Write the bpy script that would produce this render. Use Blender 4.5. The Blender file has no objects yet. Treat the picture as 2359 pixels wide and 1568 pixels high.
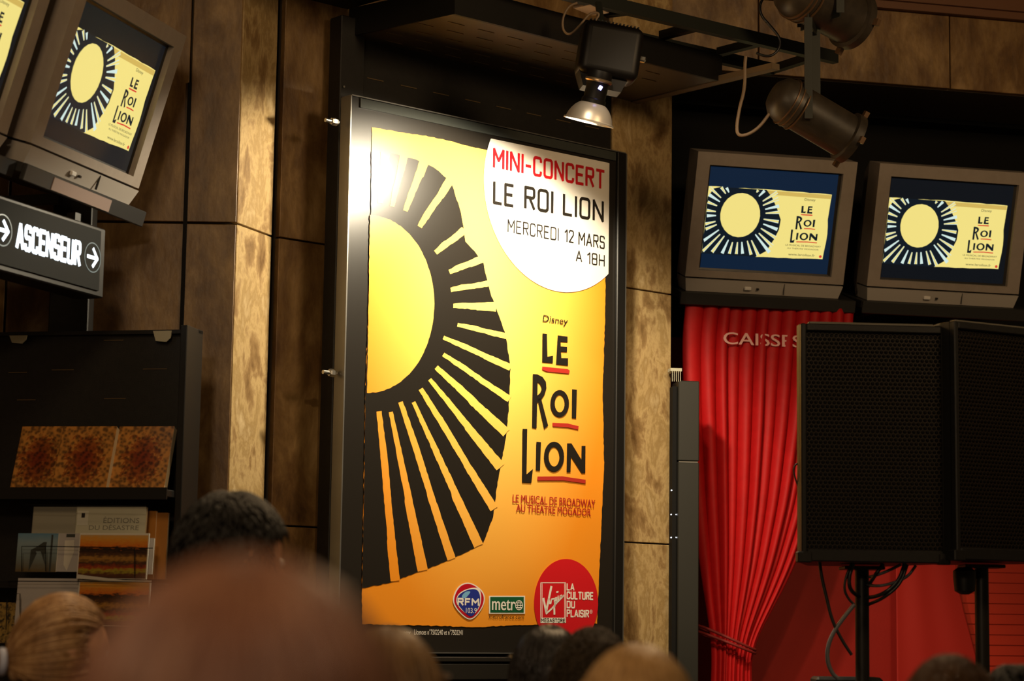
import bpy, math, random
import numpy as np
from mathutils import Matrix, Vector
random.seed(7)
C = bpy.context.scene
COL = C.collection
# ------------------------------------------------------------------ camera
FPX = 5070.0; PW, PH = 2359, 1568
CAM = Vector((0, 0, 1.62))
pit = math.atan(666/FPX); rol = .0145
Fv = Vector((0, math.cos(pit), math.sin(pit)))
R0 = Vector((1, 0, 0)); U0 = Vector((0, -math.sin(pit), math.cos(pit)))
Rv = R0*math.cos(rol)+U0*math.sin(rol); Uv = U0*math.cos(rol)-R0*math.sin(rol)
cd = bpy.data.cameras.new('camera'); cam = bpy.data.objects.new('camera', cd); COL.objects.link(cam)
m = Matrix((Rv, Uv, -Fv)).transposed().to_4x4(); m.translation = CAM
cam.matrix_world = m
cd.sensor_fit = 'HORIZONTAL'; cd.sensor_width = 23.6; cd.lens = FPX/PW*23.6
cd.clip_start = .05; cd.clip_end = 100
cd.dof.use_dof = True; cd.dof.focus_distance = 7.75; cd.dof.aperture_fstop = 2.5
C.camera = cam
# ------------------------------------------------------------------ world, lights, exposure
w = bpy.data.worlds.new('world'); C.world = w; w.use_nodes = True
w.node_tree.nodes['Background'].inputs[0].default_value = (1.0, .62, .30, 1)
w.node_tree.nodes['Background'].inputs[1].default_value = .045
C.view_settings.view_transform = 'Standard'; C.view_settings.look = 'None'
C.view_settings.exposure = 0; C.view_settings.gamma = 1; C.view_settings.use_curve_mapping = False
C.cycles.sample_clamp_indirect = 6

def area(name, loc, target, size, power, col):
    d = bpy.data.lights.new(name, 'AREA'); d.shape = 'DISK'; d.size = size; d.energy = power; d.color = col
    o = bpy.data.objects.new(name, d); COL.objects.link(o); o.location = loc
    o.rotation_euler = (Vector(target)-Vector(loc)).to_track_quat('-Z', 'Y').to_euler(); return o
def spot(name, loc, target, ang, blend, power, col, rad):
    d = bpy.data.lights.new(name, 'SPOT'); d.spot_size = math.radians(ang); d.spot_blend = blend; d.energy = power
    d.color = col; d.shadow_soft_size = rad
    o = bpy.data.objects.new(name, d); COL.objects.link(o); o.location = loc
    o.rotation_euler = (Vector(target)-Vector(loc)).to_track_quat('-Z', 'Y').to_euler(); return o
LAMP = Vector((.2137, 7.149, 3.295))
spot('lamp_beam', LAMP, (-.08, 7.36, 2.70), 145, .25, 142, (1.0, .86, .62), .055)
WARM = (1.0, .68, .36)
spot('fill_spot_poster', (.9, 3.6, 4.2), (.0, 7.7, 2.1), 26, .8, 100, (1, .76, .45), .05)  # added fill that brightens the lower poster, no fitting there
spot('fill_spot_column', (1.0, 5.2, 4.25), (.55, 8.45, 1.9), 26, .7, 85, WARM, .05)  # unseen spot added to lift the stone column
spot('fill_spot_curtain', (.2, 5.6, 4.25), (1.0, 8.9, 2.0), 26, .7, 125, (1, .80, .55), .06)  # extra spot added to brighten the red curtain
spot('fill_spot_crowd', (.9, 6.3, 4.25), (.3, 3.6, 1.6), 60, .8, 150, WARM, .05)  # added fill to bring up the heads in the crowd
spot('fill_spot_crowd_left', (-.6, 5.6, 4.25), (-1.0, 4.6, 1.6), 50, .8, 110, WARM, .05)  # added fill for the ponytail and the other left-hand heads
area('fill_area_near', (-.9, .1, 3.4), (-.2, 1.4, 1.5), .5, 42, (1, .72, .45))  # unseen area light added so the near auburn head is not black
area('fill_area_left', (-1.2, 2.6, 4.2), (-.6, 7.0, 2.2), .8, 24, WARM)  # added area fill for the left walls and shelf
area('fill_area_right', (2.6, 4.6, 4.2), (1.8, 9.0, 3.6), .8, 46, WARM)  # added area fill that brightens the right televisions

# ------------------------------------------------------------------ helpers
def ray(x, y): return Fv+Rv*((x-PW/2)/FPX)-Uv*((y-PH/2)/FPX)
def onplane(x, y, p0, n):
    v = ray(x, y); return CAM+v*(((Vector(p0)-CAM).dot(n))/v.dot(n))
def aty(x, y, Y): return onplane(x, y, (0, Y, 0), Vector((0, 1, 0)))
def atz(x, y, z): return onplane(x, y, (0, 0, z), Vector((0, 0, 1)))
class Frame:
    "upright plane through O with yaw; local x right, y back, z up"
    def __init__(s, O, yaw):
        s.O = Vector((O[0], O[1], 0)); s.yaw = yaw
        s.r = Vector((math.cos(yaw), math.sin(yaw), 0)); s.b = Vector((-math.sin(yaw), math.cos(yaw), 0))
    def at(s, px, py, b=0):
        P = onplane(px, py, s.O+s.b*b, s.b)-s.O
        return (P.dot(s.r), P.z)
def mat(name, col, rough=.5, metal=0, spec=.5, emit=None, es=1, coat=0, trans=0, alpha=1):
    m = bpy.data.materials.new(name); m.use_nodes = True
    b = m.node_tree.nodes['Principled BSDF']; i = b.inputs
    i['Base Color'].default_value = (*col, 1); i['Roughness'].default_value = rough; i['Metallic'].default_value = metal
    i['Specular IOR Level'].default_value = spec; i['Coat Weight'].default_value = coat
    i['Transmission Weight'].default_value = trans; i['Alpha'].default_value = alpha
    if emit: i['Emission Color'].default_value = (*emit, 1); i['Emission Strength'].default_value = es
    return m
def nt(m): return m.node_tree, m.node_tree.nodes['Principled BSDF']
def noise_mat(name, stops, scale=(1, 1, 1), ns=4, detail=6, rough=.5, bump=.0, dist=.5, rnd=0, metal=0, spec=.5, bscale=40, coord='Object'):
    m = mat(name, (1, 1, 1), rough, metal, spec); t, b = nt(m); N = t.nodes; L = t.links
    tc = N.new('ShaderNodeTexCoord'); mp = N.new('ShaderNodeMapping'); mp.inputs['Scale'].default_value = scale
    src = tc.outputs[coord]
    if rnd:
        oi = N.new('ShaderNodeObjectInfo'); mu = N.new('ShaderNodeVectorMath'); mu.operation = 'SCALE'; mu.inputs['Scale'].default_value = rnd
        cx = N.new('ShaderNodeCombineXYZ'); L.new(oi.outputs['Random'], cx.inputs[0]); L.new(oi.outputs['Random'], cx.inputs[2])
        L.new(cx.outputs[0], mu.inputs[0]); ad = N.new('ShaderNodeVectorMath'); L.new(src, ad.inputs[0]); L.new(mu.outputs[0], ad.inputs[1]); src = ad.outputs[0]
    L.new(src, mp.inputs[0])
    n = N.new('ShaderNodeTexNoise'); n.inputs['Scale'].default_value = ns; n.inputs['Detail'].default_value = detail; n.inputs['Roughness'].default_value = .66; n.inputs['Distortion'].default_value = dist
    L.new(mp.outputs[0], n.inputs['Vector'])
    r = N.new('ShaderNodeValToRGB'); e = r.color_ramp.elements
    while len(e) < len(stops): e.new(.5)
    for k, (p, c) in enumerate(stops): e[k].position = p; e[k].color = (*c, 1)
    L.new(n.outputs['Fac'], r.inputs[0]); L.new(r.outputs[0], b.inputs['Base Color'])
    if bump:
        n2 = N.new('ShaderNodeTexNoise'); n2.inputs['Scale'].default_value = bscale; n2.inputs['Detail'].default_value = 5
        L.new(mp.outputs[0], n2.inputs['Vector']); bp = N.new('ShaderNodeBump'); bp.inputs['Strength'].default_value = bump; bp.inputs['Distance'].default_value = .004
        L.new(n2.outputs['Fac'], bp.inputs['Height']); L.new(bp.outputs[0], b.inputs['Normal'])
    return m
def wm(o):
    M = Matrix.LocRotScale(o.location, o.rotation_euler, o.scale)
    return wm(o.parent) @ M if o.parent else M
def tag(o, label=None, cat=None, group=None, kind=None):
    if label: o['label'] = label
    if cat: o['category'] = cat
    if group: o['group'] = group
    if kind: o['kind'] = kind
    return o
def empty(name, loc, rot=(0, 0, 0), label=None, cat=None, group=None, kind=None):
    o = bpy.data.objects.new(name, None); COL.objects.link(o); o.location = loc; o.rotation_euler = rot; o.empty_display_size = .1
    return tag(o, label, cat, group, kind)
class MB:
    def __init__(s): s.v = []; s.f = []
    def add(s, vs, fs):
        k = len(s.v); s.v += [tuple(v) for v in vs]; s.f += [tuple(i+k for i in f) for f in fs]; return s
    def box(s, x0, x1, y0, y1, z0, z1, bev=0):
        b = bev
        if b <= 0:
            vs = [(x, y, z) for x in (x0, x1) for y in (y0, y1) for z in (z0, z1)]
            fs = [(0, 1, 3, 2), (4, 6, 7, 5), (0, 4, 5, 1), (2, 3, 7, 6), (0, 2, 6, 4), (1, 5, 7, 3)]
            return s.add(vs, fs)
        # chamfered box from three slabs of corners
        vs = []; ix = {}
        for i, x in enumerate((x0, x1)):
            for j, y in enumerate((y0, y1)):
                for k, z in enumerate((z0, z1)):
                    sx, sy, sz = (1-2*i)*b, (1-2*j)*b, (1-2*k)*b
                    ix[i, j, k] = len(vs)
                    vs += [(x, y+sy, z+sz), (x+sx, y, z+sz), (x+sx, y+sy, z)]
        q = lambda i, j, k, a: ix[i, j, k]+a
        fs = []
        for i in (0, 1):
            fs.append([q(i, 0, 0, 0), q(i, 1, 0, 0), q(i, 1, 1, 0), q(i, 0, 1, 0)][::(-1 if i == 0 else 1)])
            fs.append([q(0, i, 0, 1), q(1, i, 0, 1), q(1, i, 1, 1), q(0, i, 1, 1)][::(1 if i == 0 else -1)])
            fs.append([q(0, 0, i, 2), q(1, 0, i, 2), q(1, 1, i, 2), q(0, 1, i, 2)][::(-1 if i == 0 else 1)])
            for j in (0, 1):
                fs.append([q(i, j, 0, 0), q(i, j, 1, 0), q(i, j, 1, 1), q(i, j, 0, 1)])
                fs.append([q(i, 0, j, 0), q(i, 1, j, 0), q(i, 1, j, 2), q(i, 0, j, 2)])
                fs.append([q(0, i, j, 1), q(1, i, j, 1), q(1, i, j, 2), q(0, i, j, 2)])
                for k in (0, 1): fs.append([q(i, j, k, 0), q(i, j, k, 1), q(i, j, k, 2)])
        return s.add(vs, fs)
    def prism(s, poly, y0, y1):
        "poly in (x,z), extruded y0..y1"
        n = len(poly); vs = [(x, y0, z) for x, z in poly]+[(x, y1, z) for x, z in poly]
        return s.add(vs, [tuple(range(n)), tuple(range(2*n-1, n-1, -1))]+[(i, i+n, (i+1) % n+n, (i+1) % n) for i in range(n)])
    def flat(s, poly, y):
        return s.add([(x, y, z) for x, z in poly], [tuple(range(len(poly)))])
    def ring(s, cx, cz, rx, rz, hx, hz, y, n=40):
        o = [(cx+rx*math.cos(2*math.pi*i/n), y, cz+rz*math.sin(2*math.pi*i/n)) for i in range(n)]
        h = [(cx+hx*math.cos(2*math.pi*i/n), y, cz+hz*math.sin(2*math.pi*i/n)) for i in range(n)]
        return s.add(o+h, [(i, (i+1) % n, n+(i+1) % n, n+i) for i in range(n)])
    def hull(s, bot, top):
        "two loops of equal count -> closed solid"
        n = len(bot)
        return s.add(list(bot)+list(top), [tuple(range(n-1, -1, -1)), tuple(range(n, 2*n))]+[(i, (i+1) % n, (i+1) % n+n, i+n) for i in range(n)])
    def lathe(s, prof, M=None, n=32, cap=True):
        "prof of (r, z); M 4x4"
        M = M or Matrix(); vs = []
        for r, z in prof:
            for i in range(n):
                a = 2*math.pi*i/n; vs.append(M @ Vector((r*math.cos(a), r*math.sin(a), z)))
        fs = [(j*n+i, j*n+(i+1) % n, (j+1)*n+(i+1) % n, (j+1)*n+i) for j in range(len(prof)-1) for i in range(n)]
        if cap: fs += [tuple(range(n-1, -1, -1)), tuple(range((len(prof)-1)*n, len(prof)*n))]
        return s.add(vs, fs)
    def tube(s, pts, r, n=8, smooth=0):
        P = [Vector(p) for p in pts]
        for _ in range(smooth):
            Q = [P[0]]
            for a, b in zip(P, P[1:]): Q += [a*.75+b*.25, a*.25+b*.75]
            P = Q+[P[-1]]
        vs = []; up = Vector((.13, .21, .97))
        for i, p in enumerate(P):
            d = (P[min(i+1, len(P)-1)]-P[max(i-1, 0)])
            if d.length < 1e-9: d = Vector((0, 0, 1))
            d.normalize(); a = d.cross(up)
            if a.length < .05: a = d.cross(Vector((1, 0, 0)))
            a.normalize(); b = d.cross(a); up = -a.cross(d) if False else up
            rr = r(i/(len(P)-1)) if callable(r) else r
            for k in range(n):
                t = 2*math.pi*k/n; vs.append(p+a*rr*math.cos(t)+b*rr*math.sin(t))
        m = len(P)
        return s.add(vs, [(j*n+k, j*n+(k+1) % n, (j+1)*n+(k+1) % n, (j+1)*n+k) for j in range(m-1) for k in range(n)]+[tuple(range(n-1, -1, -1)), tuple(range((m-1)*n, m*n))])
    def bar(s, a, b, w, h):
        "square bar between two points; w horizontal, h vertical"
        a = Vector(a); b = Vector(b); d = (b-a).normalized(); x = d.cross(Vector((0, 0, 1)))
        if x.length < .05: x = Vector((1, 0, 0))
        x.normalize(); z = x.cross(d)
        lo = [a+x*i*w/2+z*j*h/2 for i, j in ((-1, -1), (1, -1), (1, 1), (-1, 1))]
        return s.hull(lo, [p+(b-a) for p in lo])
    def build(s, name, mt, parent=None, world=False, smooth=False, kind=None, label=None):
        vs = s.v
        if world and parent:
            I = wm(parent).inverted(); vs = [I @ Vector(v) for v in vs]
        me = bpy.data.meshes.new(name); me.from_pydata([tuple(v) for v in vs], [], s.f)
        if smooth is not False:
            me.polygons.foreach_set('use_smooth', [True]*len(me.polygons))
            if smooth is not True: me.set_sharp_from_angle(angle=math.radians(smooth))
        me.materials.append(mt); me.validate(); me.update()
        o = bpy.data.objects.new(name, me); COL.objects.link(o); o.parent = parent
        if kind: o['kind'] = kind
        if label: o['label'] = label
        return o
def fixnormals(o):
    import bmesh
    b = bmesh.new(); b.from_mesh(o.data); bmesh.ops.recalc_face_normals(b, faces=b.faces); b.to_mesh(o.data); b.free(); return o
def text_into(mb, body, x0, x1, z0, z1, y, shear=0, extr=0, bold=0):
    cu = bpy.data.curves.new('t', 'FONT'); cu.body = body; cu.size = 1; cu.resolution_u = 4; cu.shear = shear
    o = bpy.data.objects.new('t', cu); me = bpy.data.meshes.new_from_object(o)
    vs = [v.co.copy() for v in me.vertices]; fs = [tuple(p.vertices) for p in me.polygons]
    if vs:
        ax = min(v.x for v in vs); bx = max(v.x for v in vs); az = min(v.y for v in vs); bz = max(v.y for v in vs)
        q = [((v.x-ax)/(bx-ax)*(x1-x0)+x0, y, (v.y-az)/(bz-az)*(z1-z0)+z0) for v in vs]
        mb.add(q, fs)
        if bold > 0:
            hh = (z1-z0)*bold*1.1
            for s_ in (-1, -.5, .5, 1): mb.add([(a+hh*s_, b+.00004*(s_+1.5), c) for a, b, c in q], fs)
        if extr:
            n = len(q); mb.add([(a, b-extr, c) for a, b, c in q], fs)
    bpy.data.objects.remove(o); bpy.data.curves.remove(cu); bpy.data.meshes.remove(me)
    return mb
def stroke_into(mb, pts, wd, y):
    for (a, b) in zip(pts, pts[1:]):
        dx, dz = b[0]-a[0], b[1]-a[1]; l = math.hypot(dx, dz) or 1; nx, nz = -dz/l*wd/2, dx/l*wd/2; ex, ez = dx/l*wd*.3, dz/l*wd*.3
        mb.flat([(a[0]-ex+nx, a[1]-ez+nz), (a[0]-ex-nx, a[1]-ez-nz), (b[0]+ex-nx, b[1]+ez-nz), (b[0]+ex+nx, b[1]+ez+nz)], y)
    return mb

# squared sans lettering drawn with even strokes: width, polylines in a 0..1 box
def rr_(x0, z0, x1, z1, k=.16, parts='all'):
    "rounded rectangle corner points, clockwise from the right end of the top edge"
    def cor(cx_, cz_, a0, kx): return [(cx_+kx*math.cos(math.radians(a0-a)), cz_+k*math.sin(math.radians(a0-a))) for a in (0, 30, 60, 90)]
    kx = k*1.5
    tr = cor(x1-kx, z1-k, 90, kx); br = cor(x1-kx, z0+k, 0, kx); bl = cor(x0+kx, z0+k, -90, kx); tl = cor(x0+kx, z1-k, 180, kx)
    return tr, br, bl, tl
TR, BR, BL, TL = rr_(0, 0, 1, 1)
UP = rr_(0, .52, 1, 1, .14); LO = rr_(0, 0, 1, .52, .14)
GL = {'I': (.0, [[(0, 0), (0, 1)]]), 'L': (.42, [[(0, 1), (0, 0), (1, 0)]]), 'E': (.44, [[(1, 1), (0, 1), (0, 0), (1, 0)], [(0, .52), (.88, .52)]]), 'N': (.52, [[(0, 0), (0, 1), (1, 0), (1, 1)]]),
 'M': (.62, [[(0, 0), (0, 1), (.5, .38), (1, 1), (1, 0)]]), '-': (.28, [[(0, .42), (1, .42)]]), 'C': (.46, [[(1, .80)]+TR[::-1]+TL[::-1]+BL[::-1]+BR[::-1]+[(1, .20)]]), 'O': (.5, [TR+BR+BL+TL+[TR[0]]]),
 'R': (.48, [[(0, 0), (0, 1)]+UP[0]+UP[1]+[(0, .52)], [(.5, .5), (1, 0)]]), 'P': (.46, [[(0, 0), (0, 1)]+UP[0]+UP[1]+[(0, .52)]]), 'T': (.5, [[(0, 1), (1, 1)], [(.5, 1), (.5, 0)]]), 'D': (.5, [[(0, 0), (0, 1)]+TR+BR+[(0, 0)]]),
 'A': (.56, [[(0, 0), (.5, 1), (1, 0)], [(.17, .30), (.83, .30)]]), 'S': (.46, [[(1, .82)]+UP[0][::-1]+UP[3][::-1]+UP[2][::-1]+[(.5, .52)]+LO[0]+LO[1]+LO[2]+[(0, .18)]]), 'H': (.5, [[(0, 0), (0, 1)], [(1, 0), (1, 1)], [(0, .5), (1, .5)]]),
 'U': (.48, [[(0, 1)]+BL[::-1]+BR[::-1]+[(1, 1)]]), 'F': (.42, [[(1, 1), (0, 1), (0, 0)], [(0, .52), (.85, .52)]]), 'G': (.5, [[(1, .80)]+TR[::-1]+TL[::-1]+BL[::-1]+BR[::-1]+[(1, .45), (.55, .45)]]),
 '1': (.22, [[(0, .78), (1, 1), (1, 0)]]), '2': (.44, [[(0, .80)]+TL+TR+[(1, .64), (0, 0), (1, 0)]]), '8': (.46, [UP[0]+UP[1]+UP[2]+UP[3]+[UP[0][0]], LO[0]+LO[1]+LO[2]+LO[3]+[LO[0][0]]]), ' ': (.22, [])}
def din_into(mb, body, x0, x1, z0, z1, y, bold=.13):
    t = bold*(z1-z0); ws = [GL[c][0] for c in body]; gap = .26; tot = sum(ws)+gap*(len(body)-1); k = (x1-x0-t)/tot; x = x0+t/2; n = 0
    for c, w_ in zip(body, ws):
        for st in GL[c][1]:
            for p_, q_ in zip(st, st[1:]):
                n += 1; stroke_into(mb, [(x+p_[0]*w_*k, z0+t/2+p_[1]*(z1-z0-t)), (x+q_[0]*w_*k, z0+t/2+q_[1]*(z1-z0-t))], t, y-.000004*n)
        x += (w_+gap)*k
    return mb
# ------------------------------------------------------------------ materials
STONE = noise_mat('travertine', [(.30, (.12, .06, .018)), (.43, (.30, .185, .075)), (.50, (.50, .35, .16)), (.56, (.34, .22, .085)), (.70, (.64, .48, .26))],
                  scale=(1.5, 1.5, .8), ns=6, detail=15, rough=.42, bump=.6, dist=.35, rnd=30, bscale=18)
STONE2 = noise_mat('shaded_travertine', [(.30, (.06, .026, .007)), (.45, (.14, .07, .02)), (.56, (.22, .125, .042)), (.72, (.38, .235, .095))],
                  scale=(1.5, 1.5, .7), ns=5, detail=15, rough=.45, bump=.6, dist=.35, rnd=30, bscale=18)  # same travertine made darker; the dim walls' shade is in the colour
GROUT = mat('grout', (.05, .035, .02), .9)
BLACK = mat('black_metal', (.008, .007, .006), .42, spec=.35)
BLACKM = noise_mat('black_powder_coat', [(.3, (.006, .005, .004)), (.7, (.012, .010, .008))], ns=40, rough=.5, bump=.1, bscale=300, spec=.4)
SOOT = mat('black_matte', (.004, .0035, .003), .75, spec=.2)
GREYM = mat('grey_metal_edge', (.30, .29, .27), .35, .8)
STEEL = mat('steel', (.55, .53, .48), .3, 1)
BROWN = mat('brown_underside', (.16, .11, .06), .55)
CEIL = mat('dark_ceiling', (.02, .018, .015), .9)
FLOOR = noise_mat('dark_floor', [(.3, (.05, .045, .04)), (.7, (.09, .08, .07))], ns=6, rough=.35)
TVBODY = noise_mat('silver_plastic', [(.3, (.30, .25, .21)), (.7, (.34, .285, .24))], ns=30, rough=.5, bump=.05, bscale=400)
TVLIGHT = mat('light_silver_plastic', (.44, .40, .36), .42)
TVDARK = mat('dark_bezel_plastic', (.02, .018, .017), .35)
WHITEP = mat('white_button', (.75, .73, .70), .4)
RED = noise_mat('red_velvet', [(.3, (.42, .003, .004)), (.7, (.50, .005, .006))], ns=20, rough=.62, bump=.08, bscale=200, spec=.3)
REDW = noise_mat('red_painted_panel', [(.3, (.33, .008, .003)), (.7, (.40, .011, .004))], ns=3, rough=.6, bump=.1, bscale=120)
RED2 = mat('red_slat_paint', (.60, .035, .012), .5)
CABLE = mat('black_rubber', (.015, .015, .016), .35)
CABLEG = mat('grey_rubber', (.10, .10, .11), .4)
TAN = mat('tan_cable', (.22, .15, .09), .5)
ALU = mat('spun_aluminium', (.72, .66, .58), .38, .55)

# ------------------------------------------------------------------ setting
ceil = MB().box(-4, 5, -1.5, 11, 4.45, 4.6).build('ceiling', CEIL); ceil['kind'] = 'structure'
fl = MB().box(-4, 5, -1.5, 11, -.1, 0).build('floor', FLOOR); fl['kind'] = 'structure'
YP = math.atan2(.66, .751)                      # yaw of the poster wall
LP = aty(795, 784, 7.3)
FP = Frame(LP, YP)                              # poster front plane
JZ = [0.002, .98, 1.955, 2.93, 3.905, 4.44]     # stone courses
def slab_wall(name, O, yaw, xs, zs, mt, th=.025, back=.1, gap=.003):
    "root is the backing; each stone slab stands proud of it"
    root = MB().box(xs[0], xs[-1], th, th+back, zs[0], zs[-1]).build(name, GROUT)
    root.location = (O[0], O[1], 0); root.rotation_euler = (0, 0, yaw); root['kind'] = 'structure'
    for i in range(len(xs)-1):
        for j in range(len(zs)-1):
            a, b, c, d = xs[i]+gap, xs[i+1]-gap, zs[j]+gap, zs[j+1]-gap
            if b-a < .01: continue
            w2, h2 = (b-a)/2, (d-c)/2
            o = MB().box(-w2, w2, 0, th, -h2, h2, .0015).build('stone_slab', mt[(i) % len(mt)] if isinstance(mt, list) else mt, root)
            o.location = ((a+b)/2, random.uniform(0, .0012), (c+d)/2)
    return root
# left wall, frontal
YL = 7.12
P538 = aty(538, 780, YL)
FL_ = Frame((0, YL), 0)
xj = FL_.at(424, 600)[0]
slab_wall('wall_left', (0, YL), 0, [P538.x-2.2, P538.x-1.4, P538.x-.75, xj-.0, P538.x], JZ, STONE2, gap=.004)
MB().box(xj-.007, xj+.006, -.004, .002, 1.9, 3.4).build('joint_strip', SOOT, bpy.data.objects['wall_left'])
# lit return of the pilaster
y3 = math.atan2(.932, .362)
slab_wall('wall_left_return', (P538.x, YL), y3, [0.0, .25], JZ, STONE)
# recessed wall between the return and the poster
r3 = Vector((math.cos(y3), math.sin(y3)))
Q = (P538.x+r3.x*.245, YL+r3.y*.245)
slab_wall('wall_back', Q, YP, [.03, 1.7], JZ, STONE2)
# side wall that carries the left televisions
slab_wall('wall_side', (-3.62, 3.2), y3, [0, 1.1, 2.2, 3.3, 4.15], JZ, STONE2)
# column right of the poster
FC = Frame(FP.O+FP.b*.14, YP)
c0 = FC.at(1405, 900)[0]; c1 = FC.at(1547, 850)[0]
slab_wall('wall_column', FC.O, YP, [c0, c1], JZ, STONE, back=.35)
# right bay
YR = .245
FR = Frame((1.04, 8.78), YR)
zl = FR.at(2100, 198)[1]
slab_wall('wall_lintel', FR.O, YR, [-.9, -.05, .8, 1.65, 2.5], [zl, 4.2], STONE2, back=.5, th=.03)
o = MB().box(-.9, 2.5, -.03, .5, 4.2, 4.23).box(-.9, 2.5, -.05, .5, 4.23, 4.45).build('trim_1', mat('dark_wood', (.13, .05, .018), .5)); o.location = FR.O; o.rotation_euler = (0, 0, YR); o['kind'] = 'structure'
o = MB().box(-.9, 2.6, .62, .72, 2.86, 4.2).box(-.9, 2.6, .5, .62, zl-.02, zl+.02).build('wall_recess', SOOT); o.location = FR.O; o.rotation_euler = (0, 0, YR); o['kind'] = 'structure'
o = MB().box(-.9, 2.6, .55, .62, 0, 2.86).build('wall_right', REDW); o.location = FR.O; o.rotation_euler = (0, 0, YR); o['kind'] = 'structure'

# ------------------------------------------------------------------ black slotted display wall with its hood
FK = Frame(FP.O+FP.b*.15, YP)                   # black panel plane
ZH = 3.665
k0 = FK.at(757, 780)[0]; k1 = FK.at(828, 150)[0]; k2 = c0+.03
panel = empty('slotted_display_wall', FK.O, (0, 0, YP), 'black slotted metal display wall with a hood behind the big poster', 'display wall')
MB().box(k1-.02, k2, .0, .03, 0, ZH).build('back_sheet', BLACKM, panel)
MB().box(k0, k1, -.03, .04, 0, ZH+.06, .003).build('side_post', BLACKM, panel)
A, B, Cc, D = [atz(x, y, ZH) for x, y in ((1050, 30), (1650, 190), (1430, 233), (790, 90))]
def loc(P): v = P-FK.O; return (v.dot(FK.r), v.dot(FK.b))
a_, b_ = loc(A), loc(B); yb = (a_[1]+b_[1])/2; xa, xb = a_[0], b_[0]; xd = loc(D)[0]
hood = MB(); t = .012
hood.hull([(xa, yb, ZH), (xb, yb, ZH), (xb, .0, ZH), (xd, .0, ZH)], [(xa, yb, ZH+t), (xb, yb, ZH+t), (xb, .0, ZH+t), (xd, .0, ZH+t)])
hood.build('hood_underside', mat('hood_metal_lit', (.085, .062, .04), .38), panel)  # lighter brown holds the lamplight reflected by the black hood underside
f = MB(); f.box(xa, xb, yb-.012, yb, ZH-.002, ZH+.098); f.hull([(xa, yb, ZH-.002), (xa, yb-.012, ZH-.002), (xd-.012, 0, ZH-.002), (xd, 0, ZH-.002)], [(xa, yb, ZH+.098), (xa, yb-.012, ZH+.098), (xd-.012, 0, ZH+.098), (xd, 0, ZH+.098)])
f.box(xb-.012, xb, yb, 0, ZH+.012, ZH+.098)
fixnormals(f.build('fascia', BLACK, panel))
MB().box(xb-.02, xb+.02, yb-.28, .0, ZH-.004, ZH+.018).build('side_flange', BROWN, panel)
sl = MB().box(-.036, .036, -.0022, .0022, -.0018, .0018); proto = None
SLOTM = mat('lit_slot_lip', (.20, .14, .07), .35, .6)  # light caught on the slot edges, put into the lip colour
def slot(x, y, z):
    global proto
    if proto is None: proto = sl.build('slot', SLOTM, panel); s_ = proto
    else: s_ = proto.copy(); COL.objects.link(s_)
    s_.location = (x, y, z); return s_
for j, yy in enumerate((-.045, -.13, -.215, -.30, -.385)):
    for i in range(9):
        x = xd+.02+i*.135+(.067 if j % 2 else 0)
        if x-.036 > xd+(xa-xd)*(yy/yb) and x+.04 < xb: slot(x, yy, ZH-.0005)
for j, zz in enumerate((3.53, 3.43)):
    for i in range(9):
        x = k1+.07+i*.15
        if x+.04 < k2: slot(x, -.0005, zz)
for z in (3.47, 3.405): MB().lathe([(.004, -.004), (.004, .004)], Matrix.Translation((k0+.012, -.033, z)) @ Matrix.Rotation(math.pi/2, 4, 'X'), 8).build('screw', STEEL, panel)
# ledge cabinet under the poster
zc = FP.at(1080, 1512)[1]
cab = empty('low_cabinet', FP.O+FP.b*-.1, (0, 0, YP), 'dark low cabinet with horizontal lines under the big poster', 'cabinet')
DG = mat('dark_grey_laminate', (.018, .015, .011), .45)
MB().box(.18, 1.20, .0, .24, 0, zc-.02).build('body', DG, cab)
MB().box(.17, 1.21, -.02, .24, zc-.015, zc, .002).build('top', DG, cab)
for k in range(4):
    MB().box(.19, 1.19, -.018, -.002, zc-.075-.2*k-(.0 if k else -.0), zc-.022-.2*k+(0 if k == 0 else .14), .002).build('drawer', DG, cab)

# ------------------------------------------------------------------ poster
PB = [FP.at(808, 220), FP.at(1440, 355), FP.at(1430, 1497)]
S1 = PB[1][0]; ZT = PB[0][1]; ZB = FP.at(1050, 1502)[1]
def rough_coat(m, r): b = m.node_tree.nodes['Principled BSDF'].inputs; b['Roughness'].default_value = r
def print_mat(name, col): return mat(name, col, .33, spec=.5)
PBLACK = print_mat('poster_black', (.016, .013, .010)); PWHITE = print_mat('poster_white', (.85, .80, .72)); PRED = print_mat('poster_red', (.62, .012, .018))
PDRED = print_mat('poster_dark_red', (.42, .03, .02)); PCRIM = print_mat('poster_crimson', (.50, .006, .02)); PBLUE = print_mat('poster_blue', (.02, .035, .28)); PGREEN = print_mat('poster_green', (.01, .10, .04)); PLBLUE = print_mat('poster_pale_blue', (.2, .45, .7))
POR = mat('poster_orange', (1, .5, .05), .33)
t_, b_n = nt(POR); N = t_.nodes; Lk = t_.links
tc = N.new('ShaderNodeTexCoord'); mp = N.new('ShaderNodeMapping'); mp.inputs['Location'].default_value = (-.70, 0, -2.72*.62); mp.inputs['Scale'].default_value = (1.15, 0, .62)
ln = N.new('ShaderNodeVectorMath'); ln.operation = 'LENGTH'; rp = N.new('ShaderNodeValToRGB')
Lk.new(tc.outputs['Object'], mp.inputs[0]); Lk.new(mp.outputs[0], ln.inputs[0]); Lk.new(ln.outputs['Value'], rp.inputs[0])
for k, (p_, c_) in enumerate(((0.08, (.95, .68, .15, 1)), (.70, (.88, .30, .018, 1)))): rp.color_ramp.elements[k].position = p_; rp.color_ramp.elements[k].color = c_
Lk.new(rp.outputs[0], b_n.inputs['Base Color'])
poster = empty('poster', FP.O, (0, 0, YP), 'tall lit orange and black concert poster in a shallow black display case', 'poster')
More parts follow.
